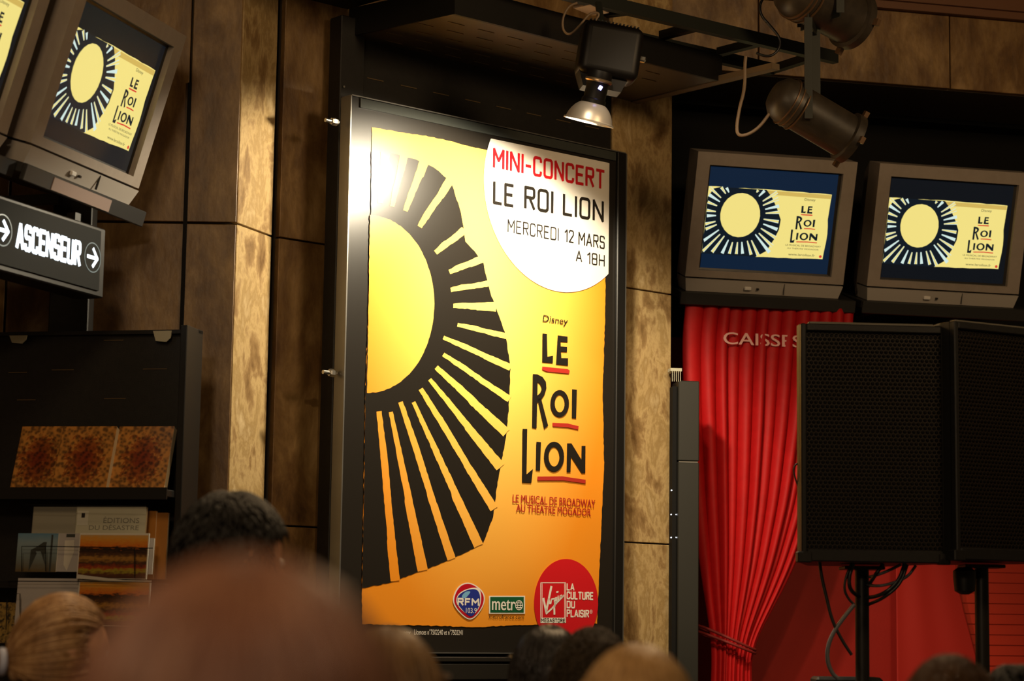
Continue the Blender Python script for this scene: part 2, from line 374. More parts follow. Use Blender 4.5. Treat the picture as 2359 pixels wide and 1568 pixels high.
MB().box(0, S1, .004, .05, ZB, ZT, .002).build('backboard', BLACK, poster)
fr = MB(); e = .012
fr.box(-e*.4, .0, -.006, .05, ZB, ZT).box(S1, S1+.006, -.006, .05, ZB, ZT).box(0, S1, -.006, .05, ZT, ZT+.004).box(0, S1, -.006, .05, ZB-.004, ZB)
fr.build('case_rim', GREYM, poster)
MB().box(S1-.045, S1-.001, -.010, .004, ZB, ZT-.0, .003).build('case_stile', BLACK, poster)
MB().flat([(.001, ZB+.001), (S1-.04, ZB+.001), (S1-.04, ZT-.001), (.001, ZT-.001)], .003).build('poster_sheet', PBLACK, poster)
g0 = FP.at(830, 224); g1 = FP.at(830, 248)
MB().box(g0[0], S1-.05, -.004, .002, g1[1], g0[1]-.003, .001).build('top_clip_rail', mat('smoked_clip', (.05, .055, .05), .3), poster)
def P(px, py): return FP.at(px, py)
def jag(pts, amp=.0016, step=.012):
    out = []
    for a, b in zip(pts, pts[1:]+pts[:1]):
        n = max(1, int(math.hypot(b[0]-a[0], b[1]-a[1])/step))
        for i in range(n):
            t = i/n; out.append((a[0]+(b[0]-a[0])*t+random.uniform(-amp, amp)*(i > 0), a[1]+(b[1]-a[1])*t+random.uniform(-amp, amp)*(i > 0)))
    return out
field = [P(*q) for q in ((857, 293), (930, 305), (1000, 316), (1060, 331), (1120, 345), (1250, 372), (1395, 402), (1395, 700), (1389, 900), (1392, 1080), (1386, 1200), (1380, 1345), (1376, 1436), (1233, 1438), (1100, 1444), (1000, 1441), (835, 1437), (834, 1350), (838, 1150), (842, 900), (853, 600), (857, 450))]
MB().flat(jag(field), .001).build('orange_field', POR, poster)
# abstract sunburst print
outer = [(856, 349), (900, 352), (955, 366), (1000, 386), (1040, 420), (1062, 490), (1072, 556), (1112, 600), (1130, 675), (1165, 770), (1176, 850), (1172, 940), (1165, 1010), (1146, 1110), (1136, 1190), (1113, 1250), (1072, 1272), (1010, 1300), (960, 1318), (897, 1342), (834, 1354), (838, 1150), (842, 900), (853, 600)]
burst = MB().flat(jag([P(*q) for q in outer]), -.0004); burst.build('sunburst_print', PBLACK, poster)
cx, cy = 850, 700
def rad(th, pts=outer[:-3]):
    best = 9e9
    dx, dy = math.sin(th), -math.cos(th)
    for (x1, y1), (x2, y2) in zip(pts, pts[1:]):
        den = dx*(y2-y1)-dy*(x2-x1)
        if abs(den) < 1e-6: continue
        t = ((x1-cx)*(y2-y1)-(y1-cy)*(x2-x1))/den; u = ((x1-cx)*dy-(y1-cy)*dx)/den
        if t > 0 and -.001 <= u <= 1.001: best = min(best, t)
    return best
ry = MB()
def inner(th): return 1/math.sqrt((math.sin(th)/150)**2+(math.cos(th)/205)**2)
ths = [6, 13, 21, 33, 52, 68, 80, 91, 103, 114, 124, 133, 141, 148.5, 155.5, 162, 168.5, 174.5]
for i, td in enumerate(ths):
    th = math.radians(td); R1 = rad(th)+1; ri = inner(th)+random.uniform(28, 60)
    if R1 > 2000 or R1-ri < 25: continue
    dx, dy = math.sin(th), -math.cos(th); px_, py_ = -dy, dx
    wi = random.uniform(5, 7); wo = random.uniform(7, 12)+(R1-ri)*.006
    st = random.uniform(.45, .75); L_ = []
    pts = []
    for s, wq in ((0, wi), (st, wi+(wo-wi)*st*.8), (st+.02, wi+(wo-wi)*st*1.3), (1, wo)): pts.append((cx+dx*(ri+(R1-ri)*s)+px_*wq, cy+dy*(ri+(R1-ri)*s)+py_*wq))
    for s, wq in ((1, -wo*.8), (.6, -wo*.6), (.3, -wi*1.2), (0, -wi*.7)): pts.append((cx+dx*(ri+(R1-ri)*s)+px_*wq, cy+dy*(ri+(R1-ri)*s)+py_*wq))
    lim = lambda q: (max(q[0], 840 if q[1] > 900 else 853), q[1])
    ry.flat(jag([P(*lim(q)) for q in pts], .0012), -.0012)
sun = [(cx+2, cy-205)]+[(cx+inner(math.radians(a))*math.sin(math.radians(a)), cy-inner(math.radians(a))*math.cos(math.radians(a))) for a in range(6, 176, 8)]+[(cx-5, cy+205)]
ry.flat(jag([P(*q) for q in sun], .0012), -.0012); ry.build('sun_rays', POR, poster)
# round white sticker with a cut top and right side
arc = [P(*q) for q in ((1130, 319), (1115, 430), (1150, 560), (1290, 672))]
def circ(p, q, r):
    ax, ay, bx, by, cx_, cy_ = *p, *q, *r; d = 2*(ax*(by-cy_)+bx*(cy_-ay)+cx_*(ay-by))
    ux = ((ax*ax+ay*ay)*(by-cy_)+(bx*bx+by*by)*(cy_-ay)+(cx_*cx_+cy_*cy_)*(ay-by))/d
    uy = ((ax*ax+ay*ay)*(cx_-bx)+(bx*bx+by*by)*(ax-cx_)+(cx_*cx_+cy_*cy_)*(bx-ax))/d
    return ux, uy, math.hypot(ax-ux, ay-uy)
ux, uz, ur = circ(arc[0], arc[2], arc[3])
zt_ = P(1130, 319)[1]; sr = P(1402, 500)[0]
pts = []
for i in range(721):
    a = math.pi*2*i/720; x, z = ux+ur*math.cos(a), uz+ur*math.sin(a); pts.append((min(x, sr), min(z, zt_)))
q = [];
for p_ in pts:
    if not q or math.hypot(p_[0]-q[-1][0], p_[1]-q[-1][1]) > .004: q.append(p_)
MB().flat(q[:-1] if math.hypot(q[0][0]-q[-1][0], q[0][1]-q[-1][1]) < .004 else q, -.002).build('white_disc', PWHITE, poster)
def pdin(body, bl, tr, mt, bold=.13, name='lettering', y=-.003):
    a, b = P(*bl), P(*tr); return din_into(MB(), body, a[0], b[0], a[1], b[1], y, bold).build(name, mt, poster)
def ptext(body, bl, tr, mt, y=-.003, name='lettering', **k):
    a, b = P(*bl), P(*tr); mb = MB(); text_into(mb, body, a[0], b[0], a[1], b[1], y, **k); return mb.build(name, mt, poster)
pdin('MINI-CONCERT', (1134, 387), (1392, 392), PRED, .145)
pdin('LE', (1134, 470), (1183, 425), PBLACK, .14); pdin('ROI', (1206, 481), (1274, 440), PBLACK, .14); pdin('LION', (1295, 496), (1390, 463), PBLACK, .14)
pdin('MERCREDI', (1168, 535), (1286, 525), PBLACK, .10)
pdin('12', (1299, 557), (1321, 531), PBLACK, .12); pdin('MARS', (1331, 564), (1392, 544), PBLACK, .12)
pdin('A', (1325, 602), (1340, 578), PBLACK, .12); pdin('18H', (1351, 608), (1392, 587), PBLACK, .12)
ptext('Disney', (1249, 745), (1307, 733), PBLACK, shear=.12, bold=-.002)
ptext('LE MUSICAL DE BROADWAY', (1180, 1157), (1370, 1151), PDRED, bold=.012)
ptext('AU THÉÂTRE MOGADOR', (1188, 1178), (1360, 1167), PDRED, bold=.012)
ptext('Licences n°7502240 et n°7502241', (955, 1461), (1067, 1450), PWHITE, y=.002)
ptext('© Disney', (896, 1462), (947, 1451), PWHITE, y=.002)
# hand-cut title lettering, kept as plane coordinates so that the screens can reuse it
def c4(x, y): return P(740+x/1.7659, 680+y/1.7659)
LET = [[(898, 155), (916, 157), (918, 250), (941, 246), (940, 275), (897, 271)],
 [(960, 163), (1000, 168), (1000, 190), (972, 188), (972, 208), (998, 210), (998, 230), (973, 229), (975, 256), (1002, 256), (1002, 285), (953, 280)],
 [(859, 320), (879, 322), (874, 541), (856, 537)], [(878, 420), (892, 418), (921, 530), (905, 543)],
 [(1018, 382), (1038, 384), (1035, 500), (1017, 498)], [(817, 543), (836, 543), (833, 728), (859, 706), (853, 762), (815, 760)],
 [(873, 595), (892, 597), (888, 712), (871, 710)],
 [(998, 602), (1016, 602), (1056, 668), (1057, 612), (1073, 612), (1072, 722), (1057, 722), (1014, 655), (1012, 718), (996, 718)]]
OV = [((968, 440), 38, 55, 20, 36), ((945, 656), 41, 61, 22, 40)]
BOWL = [((878, 322), (878, 352)), ((898, 332), (888, 360)), ((912, 352), (894, 372)), ((914, 378), (894, 384)), ((906, 405), (888, 398)), ((892, 425), (876, 408)), ((877, 436), (874, 414))]
REDS = [[(897, 290), (1000, 300), (1009, 306), (1005, 319), (915, 310), (897, 302)], [(938, 518), (1000, 521), (1045, 532), (1043, 546), (1000, 537), (940, 533)], [(877, 737), (980, 736), (1074, 750), (1073, 765), (985, 753), (878, 753)]]
def title(mapf, y, mbk, mbr):
    for p_ in LET: mbk.flat([mapf(*c4(*q)) for q in p_], y)
    for (c_, rx, rz, hx, hz) in OV:
        n = 28; o_ = [mapf(*c4(c_[0]+rx*math.cos(6.2832*i/n), c_[1]+rz*math.sin(6.2832*i/n))) for i in range(n)]; h_ = [mapf(*c4(c_[0]+hx*math.cos(6.2832*i/n), c_[1]+hz*math.sin(6.2832*i/n))) for i in range(n)]
        mbk.add([(a, y, b) for a, b in o_+h_], [(i, (i+1) % n, n+(i+1) % n, n+i) for i in range(n)])
    bo = [mapf(*c4(*a)) for a, _ in BOWL]+[mapf(*c4(*b)) for _, b in BOWL]; n = len(BOWL)
    mbk.add([(a, y, b) for a, b in bo], [(i, i+1, n+i+1, n+i) for i in range(n-1)])
    for p_ in REDS: mbr.flat([mapf(*c4(*q)) for q in p_], y)
tk, tr_ = MB(), MB(); title(lambda a, b: (a, b), -.003, tk, tr_)
tk.build('title_lettering', PBLACK, poster)
for f_ in tr_.f: MB().add([tr_.v[i] for i in f_], [tuple(range(len(f_)))]).build('red_underline', PDRED, poster)
# sponsor marks
def c7(x, y): return P(1000+x/4.718, 1260+y/4.718)
def blob(pts, n=3):
    for _ in range(n):
        q = []
        for a, b in zip(pts, pts[1:]+pts[:1]): q += [(a[0]*.75+b[0]*.25, a[1]*.75+b[1]*.25), (a[0]*.25+b[0]*.75, a[1]*.25+b[1]*.75)]
        pts = q
    return [c7(*p_) for p_ in pts]
MB().flat(blob([(300, 385), (420, 385), (555, 500), (540, 640), (430, 785), (340, 785), (190, 620), (215, 480)]), -.002).build('badge_rim', PWHITE, poster)
MB().flat(blob([(305, 398), (415, 398), (540, 505), (528, 635), (425, 770), (345, 770), (205, 618), (228, 488)]), -.0026).build('badge_red', PCRIM, poster)
MB().flat(blob([(240, 520), (330, 455), (470, 430), (510, 500), (500, 640), (420, 745), (350, 735), (230, 620)]), -.0030).build('badge_white', PWHITE, poster)
MB().flat(blob([(245, 530), (335, 465), (455, 448), (497, 520), (490, 630), (420, 755), (360, 745), (240, 610)]), -.0034).build('badge_blue', PBLUE, poster)
MB().flat(blob([(285, 540), (330, 480), (400, 475), (350, 540), (320, 560)]), -.0036).build('badge_shine', PLBLUE, poster)
def t7(body, x0, y0, x1, y1, mt, y=-.004, **k):
    a, b = c7(x0, y1), c7(x1, y0); return text_into(MB(), body, a[0], b[0], a[1], b[1], y, **k).build('lettering', mt, poster)
pa, pb = c7(245, 633), c7(482, 555); din_into(MB(), 'RFM', pa[0], pb[0], pa[1], pb[1], -.004, .24).build('lettering', PWHITE, poster); t7('103.9', 338, 660, 455, 715, PWHITE, bold=.01)
def quad7(x0, y0, x1, y1, y, mt, name): return MB().flat([c7(x0, y1), c7(x1, y1), c7(x1, y0), c7(x0, y0)], y).build(name, mt, poster)
quad7(592, 528, 984, 722, -.002, PWHITE, 'label_rim'); quad7(606, 540, 970, 710, -.0026, PGREEN, 'label_green')
t7('metr', 622, 575, 872, 682, PWHITE, bold=.025); t7('metrofrance.com', 595, 740, 972, 770, PBLACK, y=-.002)
gl = MB(); c_ = c7(915, 630); rr = (c7(957, 630)[0]-c_[0]); rz = rr*.86*1.0; rz = c7(915, 575)[1]-c_[1]
gl.ring(c_[0], c_[1], rr, rz, rr*.84, rz*.86, -.004)
for k in (-.45, 0, .45): gl.flat([(c_[0]-rr*.9*math.sqrt(1-k*k), c_[1]+k*rz-.0015), (c_[0]+rr*.9*math.sqrt(1-k*k), c_[1]+k*rz-.0015), (c_[0]+rr*.9*math.sqrt(1-k*k), c_[1]+k*rz+.0015), (c_[0]-rr*.9*math.sqrt(1-k*k), c_[1]+k*rz+.0015)], -.0041)
gl.ring(c_[0], c_[1], rr*.45, rz*.9, rr*.33, rz*.8, -.0042); gl.build('globe_mark', PWHITE, poster)
cc = circ(P(1230, 1400), P(1303, 1287), P(1377, 1392)); q = []
zbm = P(1300, 1450)[1]
for i in range(96):
    a = 2*math.pi*i/96; q.append((cc[0]+cc[2]*math.cos(a), max(cc[1]+cc[2]*math.sin(a), ZB+.004)))
MB().flat(q, -.002).build('red_disc', PRED, poster)
vb = MB(); 
for (x0, y0, x1, y1) in ((1150, 382, 1428, 390), (1150, 382, 1158, 820), (1166, 392, 1172, 765), (1410, 392, 1415, 765), (1421, 382, 1428, 820), (1150, 765, 1425, 822)):
    vb.flat([c7(x0, y1), c7(x1, y1), c7(x1, y0), c7(x0, y0)], -.0026)
for st_, wd in (([(1183, 560), (1212, 700), (1268, 430)], 22), ([(1243, 560), (1252, 612)], 16), ([(1262, 612), (1270, 565), (1292, 560)], 13), ([(1325, 545), (1300, 560), (1302, 598), (1330, 585), (1330, 545)], 11), ([(1322, 560), (1300, 650), (1302, 725)], 20), ([(1212, 722), (1275, 665), (1330, 600), (1403, 525)], 15), ([(1342, 530), (1346, 578)], 12), ([(1360, 572), (1363, 530), (1380, 520), (1385, 550), (1402, 520)], 11), ([(1326, 487), (1342, 483)], 13)):
    pw = c7(1000+wd, 600)[0]-c7(1000, 600)[0]; stroke_into(vb, [c7(*p_) for p_ in st_], pw, -.003)
vb.build('signature_mark', PWHITE, poster)
pa, pb = c7(1158, 813), c7(1416, 776); din_into(MB(), 'MEGASTORE', pa[0], pb[0], pa[1], pb[1], -.003, .17).build('lettering', PBLACK, poster)
for s_, a, b, c_, d_ in (('LA', 1434, 392, 1520, 470), ('CULTURE', 1434, 487, 1725, 567), ('DU', 1434, 583, 1526, 663), ('PLAISIR', 1434, 680, 1678, 760), ('®', 1685, 678, 1716, 722)):
    if s_ == '®': t7(s_, a, b, c_, d_, PWHITE, y=-.003); continue
    pa, pb = c7(a, d_), c7(c_, b); din_into(MB(), s_, pa[0], pb[0], pa[1], pb[1], -.003, .19).build('lettering', PWHITE, poster)
for (px, py) in ((792, 279), (787, 858)):
    a, z = FP.at(px, py); h = empty('hinge_bolt', FP.O+FP.r*(a)+Vector((0, 0, z)), (0, 0, YP), None, None)
    tag(h, 'small steel hinge bolt at the poster case %s' % ('upper left edge' if py < 500 else 'left edge halfway down'), 'bolt', 'poster case hinge bolts')
    Mx = Matrix.Rotation(math.pi/2, 4, 'Y')
    MB().lathe([(.007, -.055), (.007, .0)], Mx @ Matrix.Identity(4), 10).build('shank', STEEL, h)
    MB().lathe([(.012, -.03), (.014, -.024), (.014, -.012), (.012, -.006)], Mx, 6).build('nut', STEEL, h)
    h.location += FP.b*.03

# ------------------------------------------------------------------ televisions
def emat(name, col, s=1): return mat(name, (.01, .01, .01), .25, emit=col, es=s)
E_Y = emat('screen_yellow', (.93, .78, .24), .95); E_Y2 = emat('screen_yellow_band', (.80, .56, .13), .8); E_B = emat('screen_blue', (.004, .022, .06), .6); E_BD = emat('screen_dark_blue', (.004, .009, .016), .5)
E_K = emat('screen_black', (.004, .012, .022), .7); E_W = emat('screen_white', (.75, .95, .90), .85); E_R = emat('screen_red', (.75, .05, .03), .9)
SW, SH = .55, .4125
def make_tv(bg):
    g = {}
    tvroot = empty('television', (0, 0, 0))
    # front shell ring around the tube
    L, R_, T, Bm = -.3415, .3425, .265, -.300
    ob_ = MB()
    def ringbox(x0, x1, z0, z1, X0, X1, Z0, Z1, y0, y1, Y0):
        # rounded opening x0..x1/z0..z1, outer X0..X1/Z0..Z1
        vs = [(X0, y0, Z0), (X1, y0, Z0), (X1, y0, Z1), (X0, y0, Z1), (x0, y0, z0), (x1, y0, z0), (x1, y0, z1), (x0, y0, z1),
              (x0, Y0, z0), (x1, Y0, z0), (x1, Y0, z1), (x0, Y0, z1), (X0-.0, y1, Z0), (X1, y1, Z0), (X1, y1, Z1), (X0, y1, Z1)]
        fs = [(0, 1, 5, 4), (1, 2, 6, 5), (2, 3, 7, 6), (3, 0, 4, 7), (4, 5, 9, 8), (5, 6, 10, 9), (6, 7, 11, 10), (7, 4, 8, 11), (0, 12, 13, 1), (1, 13, 14, 2), (2, 14, 15, 3), (3, 15, 12, 0), (12, 15, 14, 13)]
        ob_.add(vs, fs)
    ringbox(-SW/2-.012, SW/2+.012, -SH/2-.008, SH/2+.008, L, R_, -.243, T, -.022, .09, .012)
    fixnormals(ob_.build('front_shell', TVBODY, tvroot))
    # lower control strip, separate by a groove
    cs = MB().hull([(L+.001, -.026, -.250), (R_-.001, -.026, -.250), (R_-.001, .09, -.250), (L+.001, .09, -.250)][::-1], [(L+.012, -.012, -.303), (R_-.012, -.012, -.303), (R_-.012, .09, -.303), (L+.012, .09, -.303)][::-1])
    st = fixnormals(cs.build('control_strip', TVLIGHT, tvroot))
    MB().box(L+.01, R_-.01, .0, .085, -.251, -.242).build('groove', TVDARK, tvroot)
    MB().box(-.085, -.055, -.029, -.02, -.287, -.272, .003).build('power_button', WHITEP, st); MB().box(-.032, -.022, -.028, -.02, -.284, -.276, .001).build('sensor', TVDARK, st)
    MB().box(.085, .0865, -.0275, -.02, -.298, -.252).build('flap_seam', TVDARK, st)
    # rear housing tapering back to the neck of the tube
    bk = MB(); prev = None
    loops = []
    for (y, s_, dz) in ((.09, 1.0, 0), (.13, .965, 0), (.30, .80, -.01), (.44, .55, -.03), (.47, .50, -.03)):
        loops.append([(x*s_*.99, y, z*s_+dz) for x, z in ((L, -.300), (R_, -.300), (R_, T), (L, T))])
    for a, b in zip(loops, loops[1:]): bk.add(a+b, [(i, (i+1) % 4, 4+(i+1) % 4, 4+i) for i in range(4)])
    bk.add(loops[-1], [(3, 2, 1, 0)]); fixnormals(bk.build('rear_housing', TVBODY, tvroot))
    # black mask round the tube and slightly domed glass
    ms = MB(); x0, x1, z0, z1 = -SW/2, SW/2, -SH/2, SH/2
    ms.add([(x0-.012, -.002, z0-.008), (x1+.012, -.002, z0-.008), (x1+.012, -.002, z1+.008), (x0-.012, -.002, z1+.008), (x0, .001, z0), (x1, .001, z0), (x1, .001, z1), (x0, .001, z1)], [(0, 1, 5, 4), (1, 2, 6, 5), (2, 3, 7, 6), (3, 0, 4, 7)])
    ms.build('tube_mask', TVDARK, tvroot)
    scr = MB().box(x0, x1, .0, .02, z0, z1).build('screen', bg, tvroot)
    def S(u, v): return (x0+u*SW, z1-v*SH)
    pn = MB(); random.seed(3)
    pn.flat([(a, b) for a, b in jag([S(.0, .195), (S(.5, .19)), S(.965, .20), S(.955, .45), S(.965, .6), S(.95, .85), S(.42, .865), S(.0, .855)][::-1], .0012, .03)], -.0006)
    pn.build('picture_field', E_Y, scr)
    MB().flat([S(.45, .20), S(.96, .205), S(.96, .245), S(.46, .24)][::-1], -.0010).build('picture_band', E_Y2, scr)
    # abstract sunburst
    bu = MB(); cxu, cyv = .265, .46
    ot = [(-.0, .30), (.04, .215), (.09, .195), (.45, .195), (.50, .27), (.55, .38), (.585, .48), (.58, .58), (.55, .68), (.50, .80), (.42, .865), (.0, .86)]
    bu.flat([S(max(u, 0), v) for u, v in ot][::-1], -.0014); bu.build('sunburst_print', E_K, scr)
    rr_ = MB(); rw = MB()
    for i in range(34):
        th = 2*math.pi*i/34+random.uniform(-.04, .04); dx, dy = math.sin(th), -math.cos(th)*1.33
        ri = (1/math.sqrt((math.sin(th)/.155)**2+(math.cos(th)/.165)**2))+random.uniform(.03, .05)
        # march to the outline
        t = ri
        def ins(u, v): return v > .197 and v < .852 and u > .002 and (u-.265)/.31 < math.sqrt(max(0, 1-((v-.50)/.60)**2))
        while t < .6 and ins(cxu+dx*(t+.01), cyv+dy*(t+.01)): t += .01
        if t-ri < .02: continue
        for mb_, wk, yy in ((rw, 1.6, -.0018), (rr_, 1.0, -.0021)):
            if mb_ is rr_ and i % 3 == 1: continue
            wi, wo = .0028*wk, (.0065+.012*(t-ri))*wk
            px_, py_ = math.cos(th), math.sin(th)*1.33
            mb_.flat([S(max(.001, cxu+dx*a+px_*w_), cyv+dy*a+py_*w_) for a, w_ in ((ri, -wi), (t, -wo), (t, wo), (ri, wi))], yy)
    rw.build('ray_edges', E_W, scr)
    rr_.flat([S(cxu+.155*math.cos(a*.2618), cyv+.165*1.33*math.sin(a*.2618)) for a in range(24)][::-1], -.0022); rr_.build('sun_rays', E_Y, scr)
    # title
    xs = [c4(815, 650)[0], c4(1074, 650)[0]]; zs = [c4(950, 155)[1], c4(950, 765)[1]]
    def mp_(a, b): return S(.675+(a-xs[0])/(xs[1]-xs[0])*.215, .325+(b-zs[0])/(zs[1]-zs[0])*.375)
    tk, tr_ = MB(), MB(); title(mp_, -.0015, tk, tr_); tk.build('title_lettering', E_K, scr)
    for f_ in tr_.f: MB().add([tr_.v[i] for i in f_], [tuple(range(len(f_)))]).build('red_underline', E_R, scr)
    tx = MB()
    for s_, u0, u1, v0, v1 in (('Disney', .755, .84, .285, .252), ('LE MUSICAL DE BROADWAY', .645, .925, .735, .718), ('AU THÉÂTRE MOGADOR', .66, .91, .765, .748), ('www.leroilion.fr', .675, .885, .83, .806)):
        a, b = S(u0, v0), S(u1, v1); text_into(tx, s_, a[0], b[0], a[1], b[1], -.0015)
    tx.build('small_lettering', E_K, scr)
    MB().ring(*S(.93, .825), .006, .006, .0, .0, -.0015, 12).build('corner_mark', E_R, scr)
    return tvroot
def copy_tree(o, parent=None):
    c = o.copy(); COL.objects.link(c); c.parent = parent
    for ch in [x for x in bpy.data.objects if x.parent == o]: copy_tree(ch, c)
    return c
TVS = [((1.042, 8.822, 3.285), .243, .321, 'grey television directly right of the stone column, above the red curtain'),
       ((1.805, 9.012, 3.287), .243, .290, 'rightmost grey television, above the black loudspeakers'),
       ((-1.244, 6.518, 3.228), 1.271, .298, 'whole grey television at upper left above the lit black sign'),
       ((-1.50, 5.80, 3.235), 1.271, .298, 'grey television cut off by the left edge of the photo')]
tvp = make_tv(E_BD); scrn = [c for c in bpy.data.objects if c.parent == tvp and c.name.startswith('screen')][0]
TRB = mat('black_tray', (.02, .019, .018), .45)
for i, (c_, ya, ti, lb) in enumerate(TVS):
    o = tvp if i == 0 else copy_tree(tvp)
    o.location = c_; o.rotation_euler = (ti, 0, ya); tag(o, lb, 'television', 'televisions showing the yellow picture')
    if i == 0:
        first = o
    # tilted tray on two arms
    tr = empty('television_bracket', c_, (ti, 0, ya)); tag(tr, 'black tilted wall bracket and tray carrying the %s' % ['television right of the stone column', 'rightmost television', 'television above the lit sign', 'television cut by the left edge'][i], 'bracket', 'television brackets')
    MB().box(-.36, .40, -.03, .42, -.335, -.3045, .003).build('tray', TRB, tr)
    MB().box(-.36, .40, -.045, -.03, -.355, -.3045, .003).build('tray_lip', TRB, tr)
    for sx in (-.2, .2):
        Mw = wm(tr); a = Mw @ Vector((sx, .15, -.35)); d = Mw.to_3x3() @ Vector((0, 1, 0)); d.z = 0; d.normalize()
        if i < 2: b = a+d*((.62-.02-((a-FR.O).dot(FR.b)))/d.dot(FR.b))
        else: b = a+d*.62
        MB().bar(a, b, .03, .03).build('arm', TRB, tr, world=True)
    if i == 2:
        MB().box(-.2, .16, -.0475, -.045, -.35, -.312).build('label_strip', mat('pinkish_label', (.34, .25, .22), .5), tr)

s_ = [c for c in bpy.data.objects if c.parent == first and c.name.startswith('screen')][0]; s_.data = s_.data.copy(); s_.data.materials[0] = E_B
# ------------------------------------------------------------------ lit sign on the left
FS = Frame(aty(245, 600, 6.62), y3)
s0, zst = FS.at(245, 527); s0b, zsb = FS.at(238, 686); zsb = (zsb)
sl_ = FS.at(-140, 560)[0]
sign = empty('lift_sign', FS.O, (0, 0, y3), 'black lightbox sign with white lettering and arrows below the left televisions', 'sign')
SIGN = mat('sign_face', (.008, .009, .008), .65, spec=.15)
MB().box(sl_, 0, .006, .10, zsb, zst, .004).build('sign_box', BLACK, sign)
ti_, tz = FS.at(228, 545)[0], FS.at(228, 545)[1]; bz = FS.at(228, 665)[1]
MB().box(sl_+.02, ti_+.012, .0, .0062, zsb+.018, zst-.012).build('sign_face', SIGN, sign)
E_S = emat('sign_glow_white', (.80, .90, 1.0), 3.2)
a = FS.at(35, 572); b = FS.at(187, 556)
tt = MB(); din_into(tt, 'ASCENSEUR', a[0], b[0], a[1], b[1], -.001, .17); tt.build('lettering', E_S, sign)
def arrow(px, py, name):
    c_ = FS.at(px, py); rz = .042; g = MB(); g.ring(c_[0], c_[1], .046, .046, .0425, .0425, -.001, 48); g.build('arrow_ring', emat('sign_ring', (.5, .6, .55), .35), sign)
    g = MB(); stroke_into(g, [(c_[0]-.028, c_[1]), (c_[0]+.022, c_[1])], .011, -.001); stroke_into(g, [(c_[0]+.002, c_[1]+.026), (c_[0]+.026, c_[1]), (c_[0]+.002, c_[1]-.026)], .011, -.0012); g.build('arrow', E_S, sign)
arrow(213, 593, 'a'); arrow(6, 530, 'b')
hp = FS.O
for sx in (sl_+.12, -.12):
    MB().box(sx-.015, sx+.015, .03, .06, zst, zst+.03).build('hanger', BLACK, sign)
post = MB(); pa = aty(112, 720, 7.02); pb = aty(204, 720, 7.02)
post.box(pa.x, pb.x, 7.02, 7.11, 0, 4.4, .004); o = post.build('black_post', BLACKM); tag(o, 'square black metal post between lit sign and bookshelf', 'post')

# ------------------------------------------------------------------ bookshelf unit on the left
YB = math.radians(-12)
FB = Frame(aty(432, 900, 6.68), YB)
top = FB.at(432, 750)[1]
xl = FB.at(-90, 900)[0]
unit = empty('display_shelf', FB.O, (0, 0, YB), 'black slotted shelf unit at lower left holding books and cards', 'shelf')
MB().box(xl, -.02, .10, .12, 0, top-.005).build('back_panel', BLACKM, unit)
MB().box(-.022, .0, -.02, .12, 0, top, .002).build('side_panel', BLACK, unit)
MB().box(xl, .0, .08, .12, top-.012, top).build('top_rail', BLACK, unit)
for (px, py) in ((0, 858), (42, 858)): pass
sls = []
for (px0, px1, py) in ((20, 62, 858), (40, 82, 921), (240, 285, 784), (330, 385, 850), (120, 170, 852), (240, 290, 918), (330, 372, 1000)):
    a = FB.at(px0, py, .1); b = FB.at(px1, py, .1); MB().box(a[0], b[0], .0975, .101, a[1]-.0012, a[1]+.0012).build('slot', SLOTM, unit)
def ticket(px0, py0, px1, py1):
    a = FB.at(px0, py0, .08); b = FB.at(px1, py1, .08)
    q = [(a[0], a[1]), (b[0], a[1]), (b[0]-.003, b[1]+.012), (b[0]-.016, b[1]), (a[0]+.01, b[1]+.003)]
    MB().prism(q, .078, .082).build('price_ticket', mat('cream_card', (.42, .39, .28), .6), unit)
ticket(22, 773, 62, 791); ticket(353, 762, 395, 787)
zsh = FB.at(200, 1131)[1]
MB().box(xl, -.02, -.09, .10, zsh-.022, zsh, .002).build('shelf_board', BLACK, unit)
MB().box(xl, -.02, -.095, -.088, zsh-.03, zsh+.006).build('shelf_lip', BLACK, unit)
zr = FB.at(200, 1335)[1]
MB().box(xl, -.02, -.09, .10, zr-.03, zr-.01, .002).build('shelf_board', BLACK, unit)
MB().box(xl, -.02, -.09, .10, 1.2, 1.22, .002).build('shelf_board', BLACK, unit)
# leaning ornate books
ORN = mat('ornate_cover', (.3, .1, .02), .35); t_, b_n = nt(ORN); N = t_.nodes; Lk = t_.links
tc = N.new('ShaderNodeTexCoord'); vo = N.new('ShaderNodeTexVoronoi'); vo.feature = 'SMOOTH_F1'; vo.inputs['Scale'].default_value = 95
no = N.new('ShaderNodeTexNoise'); no.inputs['Scale'].default_value = 45; no.inputs['Detail'].default_value = 5; no.inputs['Distortion'].default_value = 2
gd = N.new('ShaderNodeVectorMath'); gd.operation = 'LENGTH'; mp = N.new('ShaderNodeMapping'); mp.inputs['Location'].default_value = (0, 0, -.10*1.0); mp.inputs['Scale'].default_value = (1.3, 0, 1)
Lk.new(tc.outputs['Object'], vo.inputs['Vector']); Lk.new(tc.outputs['Object'], no.inputs['Vector']); Lk.new(tc.outputs['Object'], mp.inputs[0]); Lk.new(mp.outputs[0], gd.inputs[0])
m1 = N.new('ShaderNodeMath'); m1.operation = 'MULTIPLY_ADD'; m1.inputs[1].default_value = 6.2; Lk.new(gd.outputs['Value'], m1.inputs[0]); Lk.new(no.outputs['Fac'], m1.inputs[2])
r1 = N.new('ShaderNodeValToRGB'); Lk.new(m1.outputs[0], r1.inputs[0])
for k, (p_, c_) in enumerate(((.60, (.16, .028, .008, 1)), (.95, (.28, .10, .024, 1)), (1.0, (.40, .21, .06, 1)))):
    if k > 1: r1.color_ramp.elements.new(p_)
    r1.color_ramp.elements[k].position = p_; r1.color_ramp.elements[k].color = c_
